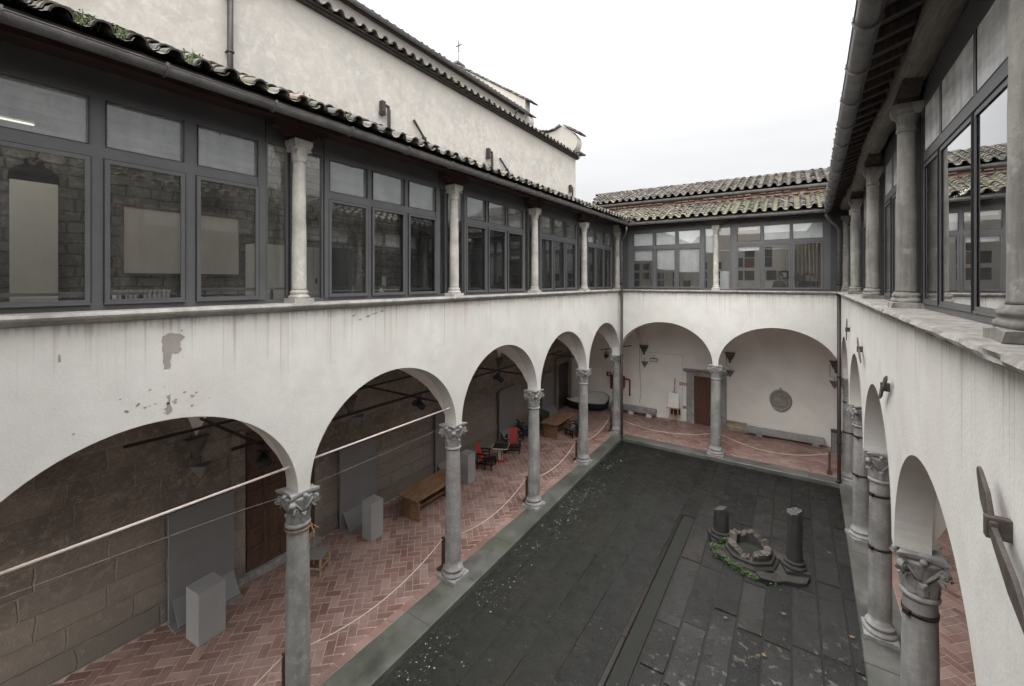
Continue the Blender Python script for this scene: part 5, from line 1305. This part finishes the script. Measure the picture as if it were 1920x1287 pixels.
# ------------------------------------------------------------------ ruined well in the court
def broken_column(label, x, y, r, h, cut, seed):
    t = thing('broken_column', label, 'column', (x,y,KZ), 'broken columns beside the old well')
    m2 = MB(); q = Matrix.Rotation(.35,3,'Z'); square = r*1.5
    m2.obox(x,y,KZ+.07,square*2,square*2,.14,q); m2.lathe([(r*1.48,.14),(r*1.52,.17),(r*1.42,.205),(r*1.24,.215),(r*1.2,.24),(r*1.3,.255),(r*1.26,.28),(r*1.08,.29)],x,y,KZ,n=26); m2.build('base', M['dark'], t, bevel=0)
    m2 = MB(); n = 26; vs = []; fs = []; K = 12
    for i in range(K+1):
        for k in range(n):
            a = 2*math.pi*k/n; hh = h + cut[0]*math.cos(a) + cut[1]*math.sin(a) + .03*noise.noise((math.cos(a)*3+seed, math.sin(a)*3, 1))
            z = .288 + (hh-.288)*i/K; rr = r*(1.02-.06*i/K)*(1 + (.45*min(0, noise.noise((math.cos(a)*2+seed, math.sin(a)*2, z*4)))) * (i/K)**1.5)
            vs.append((x+rr*math.cos(a), y+rr*math.sin(a), KZ+z))
    for i in range(K):
        for k in range(n): fs.append((i*n+k,i*n+(k+1)%n,(i+1)*n+(k+1)%n,(i+1)*n+k))
    m2.add(vs, fs, .5, True); m2.build('shaft', M['dark'], t)
    m2 = MB(); top = [vs[K*n+k] for k in range(n)]; c = Vector((x,y,sum(p[2] for p in top)/n+.0)); rv = []
    for f_ in (1.0,.66,.33):
        for p in top:
            v = c.lerp(Vector(p), f_); v.z += .03*noise.noise((v.x*14,v.y*14,seed))*(f_ < 1); rv.append(v)
    fs = [(i*n+k,i*n+(k+1)%n,(i+1)*n+(k+1)%n,(i+1)*n+k) for i in range(2) for k in range(n)] + [tuple(range(2*n,3*n))]
    m2.add(rv, fs); m2.build('broken_top', M['top'], t)
broken_column('short broken dark column stump left of the ruined well', 4.36, 11.02, .165, .80, (.06,-.02), 1.3)
broken_column('tall broken dark column right of the ruined well', 5.80, 10.72, .148, 1.30, (.03,.02), 4.7)
t = thing('ruined_well', 'ruined octagonal stone wellhead with jagged brown rim in the court', 'well', (5.0,10.9,KZ))
cx, cy = 4.98, 10.66; a0 = R(12)
def octr(a, r): s_ = math.pi/4; b = ((a-a0) % s_)-s_/2; return r*math.cos(s_/2)/math.cos(b)
m2 = MB(); m2.lathe([(.52,.06),(.535,.09),(.52,.13),(.475,.15),(.465,.18),(.48,.20),(.47,.22),(.43,.235),(.33,.235)], cx, cy, KZ, n=64, cap=False, mod=lambda r,z,th: octr(th, r*1.06)*1.0)
m2.build('moulded_base', M['dark'], t)
def rimh(a):
    v = .17 + .16*noise.noise((math.cos(a)*1.7+2, math.sin(a)*1.7, 3)) + .10*noise.noise((math.cos(a)*4.5, math.sin(a)*4.5, 8)) + .05*noise.noise((math.cos(a)*13, math.sin(a)*13, 3))
    v += .13*max(0, math.cos(a-R(100))) - .10*max(0, math.cos(a-R(240)))
    return v
n = 96; vs = []; fs = []
for ro, kz in ((.43,0),(.425,.5),(.42,.93),(.40,1.0),(.275,1.0),(.262,.93),(.255,0)):
    for k in range(n):
        a = 2*math.pi*k/n; h = rimh(a); rr = (.45*octr(a, ro*1.06)+.55*ro*1.02)*(1+.05*noise.noise((math.cos(a)*4,math.sin(a)*4,kz*3)))
        vs.append((cx+rr*math.cos(a), cy+rr*math.sin(a), KZ+.22+(h-.0)*kz*.78 + (.035*noise.noise((math.cos(a)*9,math.sin(a)*9,ro*30)) if kz > .9 else 0)))
wall_f = [(i*n+k,i*n+(k+1)%n,(i+1)*n+(k+1)%n,(i+1)*n+k) for i in (0,1,5) for k in range(n)]
rim_f = [(i*n+k,i*n+(k+1)%n,(i+1)*n+(k+1)%n,(i+1)*n+k) for i in (2,3,4) for k in range(n)]
m2 = MB(); m2.add(vs, wall_f); m2.build('well_wall', M['dark'], t)
m2 = MB(); m2.add(vs, rim_f); 
o_ = m2.build('broken_rim', M['rim'], t)
m2 = MB(); m2.lathe([(.26,.24),(.001,.22)],cx,cy,KZ,n=24,cap=False); m2.build('fill', M['joint'], t)
sl = [(4.18,10.72),(4.30,10.55),(4.48,10.48),(4.60,10.40),(4.78,10.42),(4.90,10.28),(5.10,10.20),(5.32,10.16),(5.52,10.22),(5.66,10.36),(5.86,10.44),(6.02,10.52),(6.08,10.75),(5.95,11.05),(5.6,11.35),(5.1,11.55),(4.6,11.45),(4.2,11.15)]
m2 = MB(); m2.prism([(a+uni(-.02,.02), b-.16+uni(-.02,.02)) for a, b in sl], 'z', KZ-.02, KZ+.068); m2.build('stepped_slab', M['dark'], t, bevel=.014)
m2 = MB()
for px2, py2, rr in ((4.48,10.40,.17),(4.80,10.18,.12),(5.3,10.10,.16)):
    m2.prism([(px2+rr*(1+.25*uni(-1,1))*math.cos(2*math.pi*k/9), py2+rr*.75*(1+.25*uni(-1,1))*math.sin(2*math.pi*k/9)) for k in range(9)], 'z', KZ+.069, KZ+.105)
m2.build('loose_stone', M['dark'], t, bevel=.01)
# ground plants around the well
m2 = MB()
def clump(x, y, n, spread, h):
    y -= .13 if y < 10.6 else .05
    for k in range(n):
        c = Vector((x+random.gauss(0,spread), y+random.gauss(0,spread), KZ+.05+uni(0,h))); a = uni(0,6.28); s = uni(.010,.022)
        d = Vector((math.cos(a),math.sin(a),uni(-.3,.5))).normalized()*s; e = Vector((-math.sin(a),math.cos(a),uni(-.4,.4))).normalized()*s*.8
        m2.add([c-d, c+e*.9-d*.2, c+d, c-e*.9-d*.2], [(0,1,2,3)], uni(0,1))
for x, y, n_, s_, h_ in ((4.50,10.82,170,.06,.22),(4.45,10.70,60,.06,.10),(4.28,10.62,90,.05,.12),(4.36,10.48,70,.05,.08),(4.60,10.36,90,.06,.09),(4.74,10.30,110,.06,.08),(4.70,10.47,60,.03,.12),(4.92,10.20,70,.06,.04),(5.1,10.12,50,.05,.03),(5.5,10.12,14,.08,.02),(4.50,11.28,40,.05,.1),(5.46,10.5,14,.02,.05)): clump(x, y, n_, s_, h_)
o_ = m2.build('ground_ivy', M['leaf'], kind='stuff', recalc=False); tag(o_, 'bright green leafy weeds around the ruined well', 'weeds')
# fallen petals and leaves
m2 = MB()
def petal(x, y, s, m_=m2, z=KZ+.012):
    a = uni(0,6.28); d = Vector((math.cos(a),math.sin(a),uni(-.15,.3)))*s; e = Vector((-math.sin(a),math.cos(a),uni(-.2,.2)))*s*uni(.2,.45); c = Vector((x,y,z+s*.3))
    m_.add([c-d, c+e, c+d, c-e], [(0,1,2,3)], uni(0,1))
for k in range(620):
    y = uni(2.5,15); x = .58-.0185*y + abs(random.gauss(0,.42)) + .05
    if noise.noise((x*1.6,y*1.3,4)) > -.05: petal(x, y, uni(.008,.024))
for k in range(240): petal(uni(.6,6.6), uni(3,15.5), uni(.005,.012))
o_ = m2.build('fallen_petals', M['litter'], kind='stuff', recalc=False); tag(o_, 'small pale petals and bits scattered over the wet paving', 'litter')
spots = [(5.63,9.25,'curled brown leaf on the wet paving left of the right kerb'),(6.45,11.9,'brown leaf on the paving near the tall broken column'),(4.75,8.55,'brown leaf on a paving strip in front of the well'),(5.38,8.05,'brown leaf on the middle paving strip nearest the viewer'),(6.62,9.3,'brown leaf lying beside the right kerb')]
for x, y, lb in spots:
    m2 = MB(); a = uni(0,6)
    ring = [(.036*(1+.35*math.cos(5*th))*math.cos(th+a), .03*(1+.35*math.cos(5*th))*math.sin(th+a)) for th in [2*math.pi*k/20 for k in range(20)]]
    m2.add([(x,y,KZ+.02)] + [(x+p,y+q_,KZ+.012+.02*uni(0,1)) for p,q_ in ring], [(0,k+1,(k+1)%20+1) for k in range(20)])
    o_ = m2.build('brown_leaf', M['brown_leaf'], recalc=False); tag(o_, lb, 'leaf', 'single brown leaves on the paving')

# ------------------------------------------------------------------ bare render patches on the white walls (plaster fallen off)
def patch(P, outline, n, parent, jag=.012, name='bare_patch'):
    pts = []
    for (a, b), (c, d) in zip(outline, outline[1:]+outline[:1]):
        k = max(1, int(math.hypot(c-a, d-b)/.02))
        for i in range(k):
            u = a+(c-a)*i/k; z = b+(d-b)*i/k
            pts.append((u+jag*noise.noise((u*31,z*31,1)), z+jag*noise.noise((u*29,z*33,7))))
    m2 = MB(); m2.add([P(u,n,z) for u,z in pts], [tuple(range(len(pts)))]); return m2.build(name, M['exposed'], parent)
patch(PL, [(1.649,5.451),(1.704,5.485),(1.823,5.462),(1.856,5.425),(1.815,5.375),(1.812,5.335),(1.828,5.28),(1.79,5.255),(1.737,5.262),(1.725,5.18),(1.722,5.10),(1.672,5.095),(1.665,5.18),(1.655,5.30)], .133, left)
patch(PL, [(1.81,5.50),(1.825,5.515),(1.84,5.50),(1.825,5.49)], .134, left, .004)
patch(PL, [(.885,5.36),(.90,5.375),(.905,5.30),(.885,5.295)], .133, left, .004)
patch(PL, [(1.69,4.80),(1.73,4.82),(1.725,4.70),(1.74,4.64),(1.70,4.60),(1.675,4.66),(1.70,4.72)], .133, left, .02)
for k in range(26):
    u = random.gauss(1.55,.28); z = random.gauss(4.76,.09); s_ = uni(.006,.018)
    if z > 4.60: patch(PL, [(u-s_,z),(u,z+s_*.8),(u+s_*1.3,z+.2*s_),(u+.2*s_,z-s_*.7)], .133, left, .004)
for u, z, s_ in ((4.02,5.52,.03),(4.28,5.49,.035),(4.42,5.53,.03),(4.55,5.56,.03),(4.13,5.45,.025),(4.36,5.52,.02)): patch(PL, [(u-s_*1.6,z-.2*s_),(u,z+s_*.6),(u+s_*1.5,z+.7*s_),(u+.4*s_,z-s_*.6)], .133, left, .012)

# ------------------------------------------------------------------ upper rooms
FL = 5.20
mb = MB(); mb.box(-3.5,-.20,-1,19.2,4.861,FL); mb.build('raised_floor', M['mortar'], left)
mb = MB(); mb.box(-3.4,10.6,16.36,19.24,4.861,FL-.002); mb.build('raised_floor', M['oak'], far)
t = thing('whiteboard', 'large white board in thin red brown frame on the upper room wall', 'whiteboard', (-3.47,3.06,6.74))
mb = MB(); mb.box(-3.48,-3.45,2.20,3.93,6.19,7.29); mb.build('board', M['cream'], t)
mb = MB(); mb.box(-3.485,-3.435,2.17,2.197,6.16,7.32); mb.box(-3.485,-3.435,3.933,3.96,6.16,7.32); mb.box(-3.485,-3.435,2.197,3.933,6.16,6.188); mb.box(-3.485,-3.435,2.197,3.933,7.292,7.32); mb.build('frame', M['redpic'], t)
t = thing('niche_panel', 'tall pale panel standing under a dark trefoil arch in the upper room', 'panel', (-3.45,1.21,FL))
mb = MB(); mb.box(-3.47,-3.44,.98,1.45,FL,7.50); mb.build('pale_panel', M['cream'], t)
mb = MB(); mb.prism([(.96,7.501),(1.47,7.501),(1.46,7.62),(1.40,7.70),(1.32,7.74),(1.30,7.83),(1.22,7.88),(1.13,7.83),(1.11,7.74),(1.03,7.70),(.97,7.62)],'x',-3.495,-3.455); mb.build('dark_arch', M['black'], t)
t = thing('radiator', 'pale ribbed radiator below the white board in the upper room', 'radiator', (-3.3,2.4,FL))
for k in range(12):
    y = 2.04+.062*k; mb = MB(); mb.tube([(-3.30,y,FL+.10),(-3.30,y,FL+.68)],.02,8); mb.tube([(-3.22,y,FL+.10),(-3.22,y,FL+.68)],.02,8); mb.box(-3.33,-3.19,y-.026,y+.026,FL+.66,FL+.71); mb.build('rib', M['white'], t)
mb = MB(); mb.tube([(-3.26,2.0,FL+.12),(-3.26,2.76,FL+.12)],.022,8); mb.build('pipe', M['white'], t)
t = thing('cabinet', 'long white cabinet along the stone wall of the upper room', 'cabinet', (-3.2,5.0,FL))
mb = MB(); mb.box(-3.44,-3.02,4.05,5.84,FL,6.80); mb.build('carcass', M['cream'], t, bevel=.006)
for k in range(3): mb = MB(); mb.box(-3.018,-3.0,4.06+.593*k,4.64+.593*k,FL+.05,6.77); d_ = mb.build('door', M['cream'], t); mb = MB(); mb.box(-2.999,-2.98,4.10+.593*k,4.12+.593*k,6.0,6.12); mb.build('handle', M['black'], d_)
t = thing('black_screen', 'black standing screen beside a person in the second glazed bay', 'screen', (-2.9,5.6,FL))
mb = MB(); mb.box(-2.92,-2.88,5.35,6.12,FL+.06,6.82); mb.build('screen_panel', M['black'], t)
mb = MB(); mb.box(-3.1,-2.7,5.37,5.42,FL,FL+.058); mb.box(-3.1,-2.7,6.05,6.10,FL,FL+.058); mb.build('foot', M['black'], t)
mb = MB(); mb.box(-3.5,-3.485,7.49,7.62,5.93,6.19); o_ = mb.build('notice_paper', M['white']); tag(o_, 'small white notice on the rough stone wall of the second bay', 'notice')
mb = MB(); mb.bar((-3.46,9.05,7.25),(-3.46,8.45,6.33),.05,.05); o_ = mb.build('wall_brace', M['strap']); tag(o_, 'dark slanting brace on the rough stone wall of the upper room', 'brace')
def desk(x0,x1,y0,y1,h,label):
    t = thing('desk', label, 'desk', ((x0+x1)/2,(y0+y1)/2,FL), 'desks in the left upper room')
    mb = MB(); mb.box(x0,x1,y0,y1,h-.03,h); mb.build('desktop', M['ply'], t)
    for a in (x0+.05,x1-.05):
        for b in (y0+.05,y1-.05): mb = MB(); mb.box(a-.02,a+.02,b-.02,b+.02,FL,h-.031); mb.build('leg', M['black'], t)
desk(-2.9,-2.0,.3,2.1,5.89,'grey desk in front of the niche panel in the upper room'); desk(-2.75,-1.9,2.75,4.25,5.93,'grey desk in front of the white cabinet in the upper room'); desk(-1.75,-.9,4.3,6.0,5.80,'grey desk by the second glazed bay'); desk(-1.6,-.9,7.2,9.3,5.72,'grey desk by the third glazed bay')
t = thing('spray_bottle', 'white spray bottle with green nozzle on the window sill of the second bay', 'bottle', (-.45,5.05,5.8))
mb = MB(); mb.lathe([(.001,0),(.035,0),(.038,.02),(.038,.08),(.018,.12),(.014,.13)],-.50,5.05,5.80,n=14,cap=False); mb.build('body', M['white'], t)
mb = MB(); mb.lathe([(.016,.13),(.018,.15),(.012,.165),(.001,.17)],-.50,5.05,5.80,n=12,cap=False); mb.box(-.53,-.45,5.04,5.06,5.955,5.985); mb.build('nozzle', simple('green_plastic',(.10,.42,.06),.4,.05), t)
mb = MB(); mb.box(-.62,-.40,4.9,5.4,5.76,5.799); o_ = mb.build('window_ledge', M['ply']); tag(o_, 'grey ledge carrying the spray bottle behind the window', 'ledge')
def tube_lamp(a, b, label):
    t = thing('ceiling_lamp', label, 'ceiling lamp', tuple((Vector(a)+Vector(b))/2), 'fluorescent lamps in the upper rooms')
    mb = MB(); mb.tube([a,b],.012 if 'nearest left' in label else .018,8); mb.build('tube', M['lampdim' if 'nearest left' in label else 'lamp'], t)
    d = Vector((0,0,.035)); mb = MB(); mb.bar(Vector(a)+d, Vector(b)+d, .06, .025); mb.build('housing', M['white'], t)
tube_lamp((-2.0,-.25,7.97),(-2.0,1.02,7.97),'lit fluorescent lamp in the nearest left upper window')
for y_, lb in ((1.2,'added unseen fluorescent tube under the roof, brightening the first bay'),(5.0,'added unseen fluorescent tube under the roof, brightening the second bay'),(8.6,'added unseen fluorescent tube under the roof, brightening the third bay'),(12.2,'added unseen fluorescent tube under the roof, brightening the fourth bay')): tube_lamp((-2.2,y_-.75,8.95),(-2.2,y_+.75,8.95),lb)  # added lamps above the camera's sightline, only to brighten the left room
tube_lamp((1.2,17.7,8.6),(2.7,17.7,8.6),'added unseen fluorescent tube brightening the left half of the far room'); tube_lamp((4.4,17.7,8.6),(5.9,17.7,8.6),'added unseen fluorescent tube brightening the right half of the far room')  # two more added lamps, kept out of view, to lift the far room
for u in (4.2, 8.4, 12.0): tube_lamp(PR(u,-1.7,7.9), PR(u+1.2,-1.7,7.9), {4.2:'lit fluorescent lamp behind the nearest right windows',8.4:'lit fluorescent lamp behind the middle right windows',12.0:'lit fluorescent lamp behind the farthest right windows'}[u])
# pictures and curtain in the far room
k = 0
for x in (-.2,.25,.9,1.55,2.0,2.65,3.2):
    for z in (5.95,6.32,6.72):
        if uni(0,1) < .25: continue
        k += 1; t = thing('framed_picture', 'small dark framed picture on the far upper room wall, left half', 'picture', (x,19.24,z), 'pictures on the left half of the far room wall')
        mb = MB(); mb.box(x-.14,x+.14,19.23,19.245,z-.15,z+.15); mb.build('picture', M['picture'], t)
for x, z, m_, lb in ((4.35,6.80,'redpic','red brown gridded picture on the far upper room wall'),(4.35,6.30,'picture','square dark picture below the red brown one on the far room wall'),(4.36,7.22,'picture','dark picture top of the middle column on the far room wall'),(4.95,7.22,'picture','topmost dark picture of the right hand column on the far room wall'),(4.95,6.82,'picture','second dark picture of the right hand column on the far room wall'),(5.10,6.30,'picture','lowest dark picture of the right hand column on the far room wall'),(3.95,6.82,'picture','dark picture left of the red brown one, upper'),(3.95,6.30,'picture','dark picture left of the red brown one, lower')):
    t = thing('framed_picture', lb, 'picture', (x,19.24,z), 'pictures on the right half of the far room wall')
    mb = MB(); mb.box(x-.17,x+.17,19.23,19.245,z-.19,z+.19); mb.build('picture', M[m_], t)
t = thing('framed_picture', 'black framed white picture hanging above a seated person in the far room', 'picture', (5.50,19.2,6.30))
mb = MB(); mb.box(5.32,5.68,19.21,19.245,6.14,6.47); mb.build('frame', M['black'], t); mb = MB(); mb.box(5.40,5.60,19.20,19.209,6.21,6.40); mb.build('sheet', M['white'], t)
t = thing('tilted_picture', 'small dark picture set on its corner on the far room curtain', 'picture', (5.97,19.0,6.22))
mb = MB(); mb.obox(5.97,19.02,6.22,.24,.02,.24,Matrix.Rotation(R(38),3,'Y')); mb.build('picture', M['picture'], t)
vs = []; N = 90
for i in range(N+1):
    x = 5.75+1.5*i/N; y = 19.12+.05*math.sin(i*.9)+.02*math.sin(i*2.3)
    vs += [(x,y,FL+.02),(x,y,7.9)]
mb = MB(); mb.add(vs,[(2*i,2*i+1,2*i+3,2*i+2) for i in range(N)],.5,True); o_ = mb.build('curtain', M['curtain']); o_.modifiers.new('thick','SOLIDIFY').thickness = .006; tag(o_, 'pale pleated curtain behind two seated people in the far room', 'curtain')
mb = MB(); mb.box(3.64,3.92,16.45,16.455,5.80,6.42); o_ = mb.build('white_sheet', M['blind']); tag(o_, 'white sheet taped low on the narrow pane beside the middle far column', 'sheet')

# ------------------------------------------------------------------ people
def skin_mesh(name, nodes, mat, parent, grow=0, keep=None, sub=2):
    names = [n for n in nodes if keep is None or n in keep]; idx = {n:i for i,n in enumerate(names)}
    me = bpy.data.meshes.new(name)
    L = parent['_loc']
    me.from_pydata([tuple(Vector(nodes[n][0])) for n in names], [(idx[n], idx[nodes[n][2]]) for n in names if nodes[n][2] in idx], [])
    o = bpy.data.objects.new(name, me); col.objects.link(o); o.parent = parent
    md = o.modifiers.new('skin','SKIN'); md.use_smooth_shade = True
    if not me.skin_vertices: 
        pass
    sv = me.skin_vertices[0].data
    for n in names: r_ = nodes[n][1]+grow; sv[idx[n]].radius = (r_, r_)
    root = 'pelvis' if 'pelvis' in idx else names[0]
    for n in names: sv[idx[n]].use_root = (n == root)
    s_ = o.modifiers.new('sub','SUBSURF'); s_.levels = sub; s_.render_levels = sub
    me.materials.append(mat); return o
def person(label, x, y, floor, top, face, coat, longhair=False, lean=.12, hand=None, group=None):
    t = thing('person', label, 'person', (x,y,floor), group); t['_loc'] = (0,0,0); t.rotation_euler = (0,0,face)
    H = top-floor; seat = min(.45, max(.22, H-.86)); sh = H-.28; n = {}
    n['pelvis'] = ((-.02,0,seat+.08),.125,None)
    n['waist'] = ((lean*.35,0,seat+.08+(sh-seat-.08)*.4),.115,'pelvis'); n['chest'] = ((lean*.8,0,seat+.08+(sh-seat-.08)*.82),.125,'waist')
    n['neckbase'] = ((lean,0,sh+.005),.062,'chest'); n['neck'] = ((lean+.02,0,sh+.06),.05,'neckbase'); n['jaw'] = ((lean+.045,0,sh+.11),.062,'neck')
    n['head'] = ((lean+.035,0,sh+.18),.083,'jaw'); n['crown'] = ((lean+.03,0,sh+.225),.06,'head')
    for s, c in ((1,'l'),(-1,'r')):
        n['shoulder'+c] = ((lean*.85,.17*s,sh-.045),.062,'chest'); 
        el = (lean+.10,.22*s,sh-.30); wr = (lean+.30,.12*s,sh-.30) 
        if hand and s == 1: el = (lean+.20,.24,sh-.26); wr = (lean+.26,.20,sh-.02)
        n['elbow'+c] = (el,.044,'shoulder'+c); n['wrist'+c] = (wr,.030,'elbow'+c)
        d = (Vector(wr)-Vector(el)).normalized(); p = Vector(wr)+d*.06; n['palm'+c] = (tuple(p),.030,'wrist'+c)
        q = d.cross(Vector((0,1,0))).normalized() if abs(d.y) < .8 else Vector((0,0,1)); lat = Vector((0,1,0)) - d*d.y; lat.normalize()
        for k in range(4):
            b_ = p+d*.035+lat*(.018*(k-1.5)); e_ = b_+d*(.038-.004*abs(k-1.4)) - q*.008; f_ = e_+d*.026 - q*.016
            n['f%d%s'%(k,c)] = (tuple(b_),.009,'palm'+c); n['g%d%s'%(k,c)] = (tuple(e_),.0085,'f%d%s'%(k,c)); n['h%d%s'%(k,c)] = (tuple(f_),.007,'g%d%s'%(k,c))
        th = p+lat*(-.038*s)+d*.0; n['t'+c] = (tuple(th),.010,'palm'+c); n['u'+c] = (tuple(th+d*.035-lat*.01*s),.008,'t'+c)
        n['hip'+c] = ((.02,.09*s,seat+.06),.092,'pelvis'); n['knee'+c] = ((.44,.11*s,seat+.04),.062,'hip'+c); n['ankle'+c] = ((.42,.11*s,.09),.042,'knee'+c); n['toe'+c] = ((.56,.12*s,.035),.034,'ankle'+c)
    skin_mesh('body', n, M['skin'], t)
    up_ = ['waist','chest','shoulderl','shoulderr','elbowl','elbowr','wristl','wristr','pelvis','neckbase']
    skin_mesh('jumper', n, M[coat], t, .014, up_)
    skin_mesh('trousers', n, M['coat'], t, .013, ['pelvis','hipl','hipr','kneel','kneer','anklel','ankler'])
    hx, hz = lean+.03, sh+.185; m2 = MB(); N, K = 18, 9; vs = []
    for i in range(K+1):
        ph = math.pi*.5 - i/K*math.pi*.62
        for k in range(N):
            a = 2*math.pi*k/N; r_ = .102+.006*noise.noise((a*2,ph*3,x)); zz = math.sin(ph)
            front = max(0, math.cos(a)); ph2 = ph if ph > .35 else ph + front*(.35-ph)*.95
            vs.append((hx-.008+r_*math.cos(ph2)*math.cos(a), r_*.92*math.cos(ph2)*math.sin(a), hz+r_*1.12*math.sin(ph2)))
    m2.add(vs, [(i*N+k,i*N+(k+1)%N,(i+1)*N+(k+1)%N,(i+1)*N+k) for i in range(K) for k in range(N)], .5, True)
    if longhair:
        rr = []
        for j, (z_, r1_, r2_) in enumerate(((.06,.085,.10),(-.02,.09,.105),(-.10,.085,.12),(-.19,.07,.125),(-.26,.045,.10))):
            rr.append([(hx-.055+r1_*.62*math.cos(a), r2_*math.sin(a), hz+z_) for a in [2*math.pi*k/16 for k in range(16)]])
        m2.add([p for g_ in rr for p in g_], [(j*16+k,j*16+(k+1)%16,(j+1)*16+(k+1)%16,(j+1)*16+k) for j in range(4) for k in range(16)], .5, True)
    m2.build('hair', M['hair'], t, weld=False)
    m2 = MB()
    for s in (-1,1): m2.lathe([(.001,-.011),(.011,0),(.001,.011)], hx+.082, .032*s, hz-.01, n=8, cap=False)
    m2.build('eyes', M['black'], t)
    m2 = MB(); m2.add([(hx+.078,0,hz+.002),(hx+.082,-.014,hz-.042),(hx+.082,.014,hz-.042),(hx+.108,0,hz-.036)],[(0,1,3),(0,3,2),(1,2,3),(0,2,1)],.5,True); m2.build('nose', M['skin'], t)
    m2 = MB(); m2.bar((hx+.082,-.022,hz-.066),(hx+.082,.022,hz-.066),.012,.009); m2.build('mouth', M['redpic'], t)
    return t
person('person with short dark hair in black jacket looking down beside the black screen', -1.05, 4.98, FL, 6.41, R(35), 'coat', group='people seated in the upper rooms')
person('person with long dark hair and hand at the mouth in the third left bay', -.62, 7.86, FL, 6.05, R(-35), 'coat', True, .2, group='people seated in the upper rooms')
person('person raising a hand behind the third left bay window', -.80, 9.05, FL, 6.03, R(-75), 'coat', True, .05, True, group='people seated in the upper rooms')
person('person in brown jumper seated below the framed picture in the far room', 5.46, 17.5, FL, 6.34, R(-100), 'jumper', group='people seated in the upper rooms')
person('person with long dark hair seated left in front of the curtain', 6.16, 17.5, FL, 6.34, R(-80), 'coat', True, group='people seated in the upper rooms')
person('person in black seated right in front of the curtain in the far room', 6.45, 17.55, FL, 6.32, R(-140), 'coat', group='people seated in the upper rooms')
for x, y, rz in ((-1.05,4.98,R(35)),(-.62,7.86,R(-35)),(-.80,9.05,R(-75)),(5.46,17.5,R(-100)),(6.16,17.5,R(-80)),(6.45,17.55,R(-140))):
    pass

# ------------------------------------------------------------------ light, sky, camera
w = bpy.data.worlds.new('World'); scene.world = w; w.use_nodes = True
nt = w.node_tree; nd = nt.nodes; lk = nt.links; bg = nd['Background']
tc = nd.new('ShaderNodeTexCoord'); sp = nd.new('ShaderNodeSeparateXYZ'); lk.new(tc.outputs['Generated'], sp.inputs[0])
sky = nd.new('ShaderNodeTexSky'); sky.sky_type = 'NISHITA'; sky.sun_disc = False; sky.sun_elevation = R(46); sky.sun_rotation = R(186); sky.air_density = 1; sky.dust_density = 4
hs = nd.new('ShaderNodeHueSaturation'); hs.inputs['Saturation'].default_value = .12; lk.new(sky.outputs[0], hs.inputs['Color'])
# overcast dome: three times brighter overhead than at the horizon, with soft cloud texture
rp = nd.new('ShaderNodeValToRGB'); e = rp.color_ramp.elements; e[0].position = .0; e[0].color = (.14,.14,.1425,1); e[1].position = 1; e[1].color = (1,1,1,1); e5 = e.new(.60); e5.color = (.36,.36,.363,1)
n0 = e.new(.30); n0.color = (.20,.20,.2025,1); lk.new(sp.outputs[2], rp.inputs[0])
mp = nd.new('ShaderNodeMapping'); mp.inputs['Scale'].default_value = (1.0,2.2,5); mp.inputs['Rotation'].default_value = (0,.35,.6); lk.new(tc.outputs['Generated'], mp.inputs[0])
cn = nd.new('ShaderNodeTexNoise'); cn.inputs['Scale'].default_value = 1.3; cn.inputs['Detail'].default_value = 4; lk.new(mp.outputs[0], cn.inputs[0])
cr_ = nd.new('ShaderNodeMapRange'); cr_.inputs[1].default_value = .3; cr_.inputs[2].default_value = .7; cr_.inputs[3].default_value = .84; cr_.inputs[4].default_value = 1.06; lk.new(cn.outputs['Fac'], cr_.inputs[0])
m1 = nd.new('ShaderNodeVectorMath'); m1.operation = 'SCALE'; lk.new(rp.outputs[0], m1.inputs[0]); lk.new(cr_.outputs[0], m1.inputs['Scale'])
m2_ = nd.new('ShaderNodeVectorMath'); m2_.operation = 'SCALE'; m2_.inputs['Scale'].default_value = 10.5; lk.new(m1.outputs[0], m2_.inputs[0])
mx = nd.new('ShaderNodeMix'); mx.data_type = 'RGBA'; mx.inputs[0].default_value = .88; lk.new(hs.outputs[0], mx.inputs[6]); lk.new(m2_.outputs[0], mx.inputs[7])
lk.new(mx.outputs[2], bg.inputs[0]); bg.inputs[1].default_value = .095
sun = bpy.data.lights.new('sun', 'SUN'); sun.energy = 1.5; sun.angle = R(150); sun.color = (1,.97,.93)
so = bpy.data.objects.new('sun', sun); col.objects.link(so)
el, az = R(46), R(186); d = Vector((math.sin(az)*math.cos(el), math.cos(az)*math.cos(el), math.sin(el))); so.rotation_euler = d.to_track_quat('Z','Y').to_euler()
cam = bpy.data.cameras.new('camera'); co_ = bpy.data.objects.new('camera', cam); col.objects.link(co_); scene.camera = co_
co_.location = (5.75, 0, 6.04); co_.rotation_euler = (R(90), 0, math.atan(524/785)); cam.sensor_width = 36; cam.lens = 36*785/1920; cam.shift_y = (529-643.5)/1920; cam.clip_start = .05; cam.clip_end = 500
scene.view_settings.view_transform = 'Standard'; scene.view_settings.look = 'None'; scene.view_settings.exposure = 2.2; scene.view_settings.gamma = 1
scene.cycles.max_bounces = 10; scene.cycles.transparent_max_bounces = 16; scene.cycles.diffuse_bounces = 6; scene.cycles.glossy_bounces = 4
for o in list(bpy.data.objects):
    if '_loc' in o: del o['_loc']
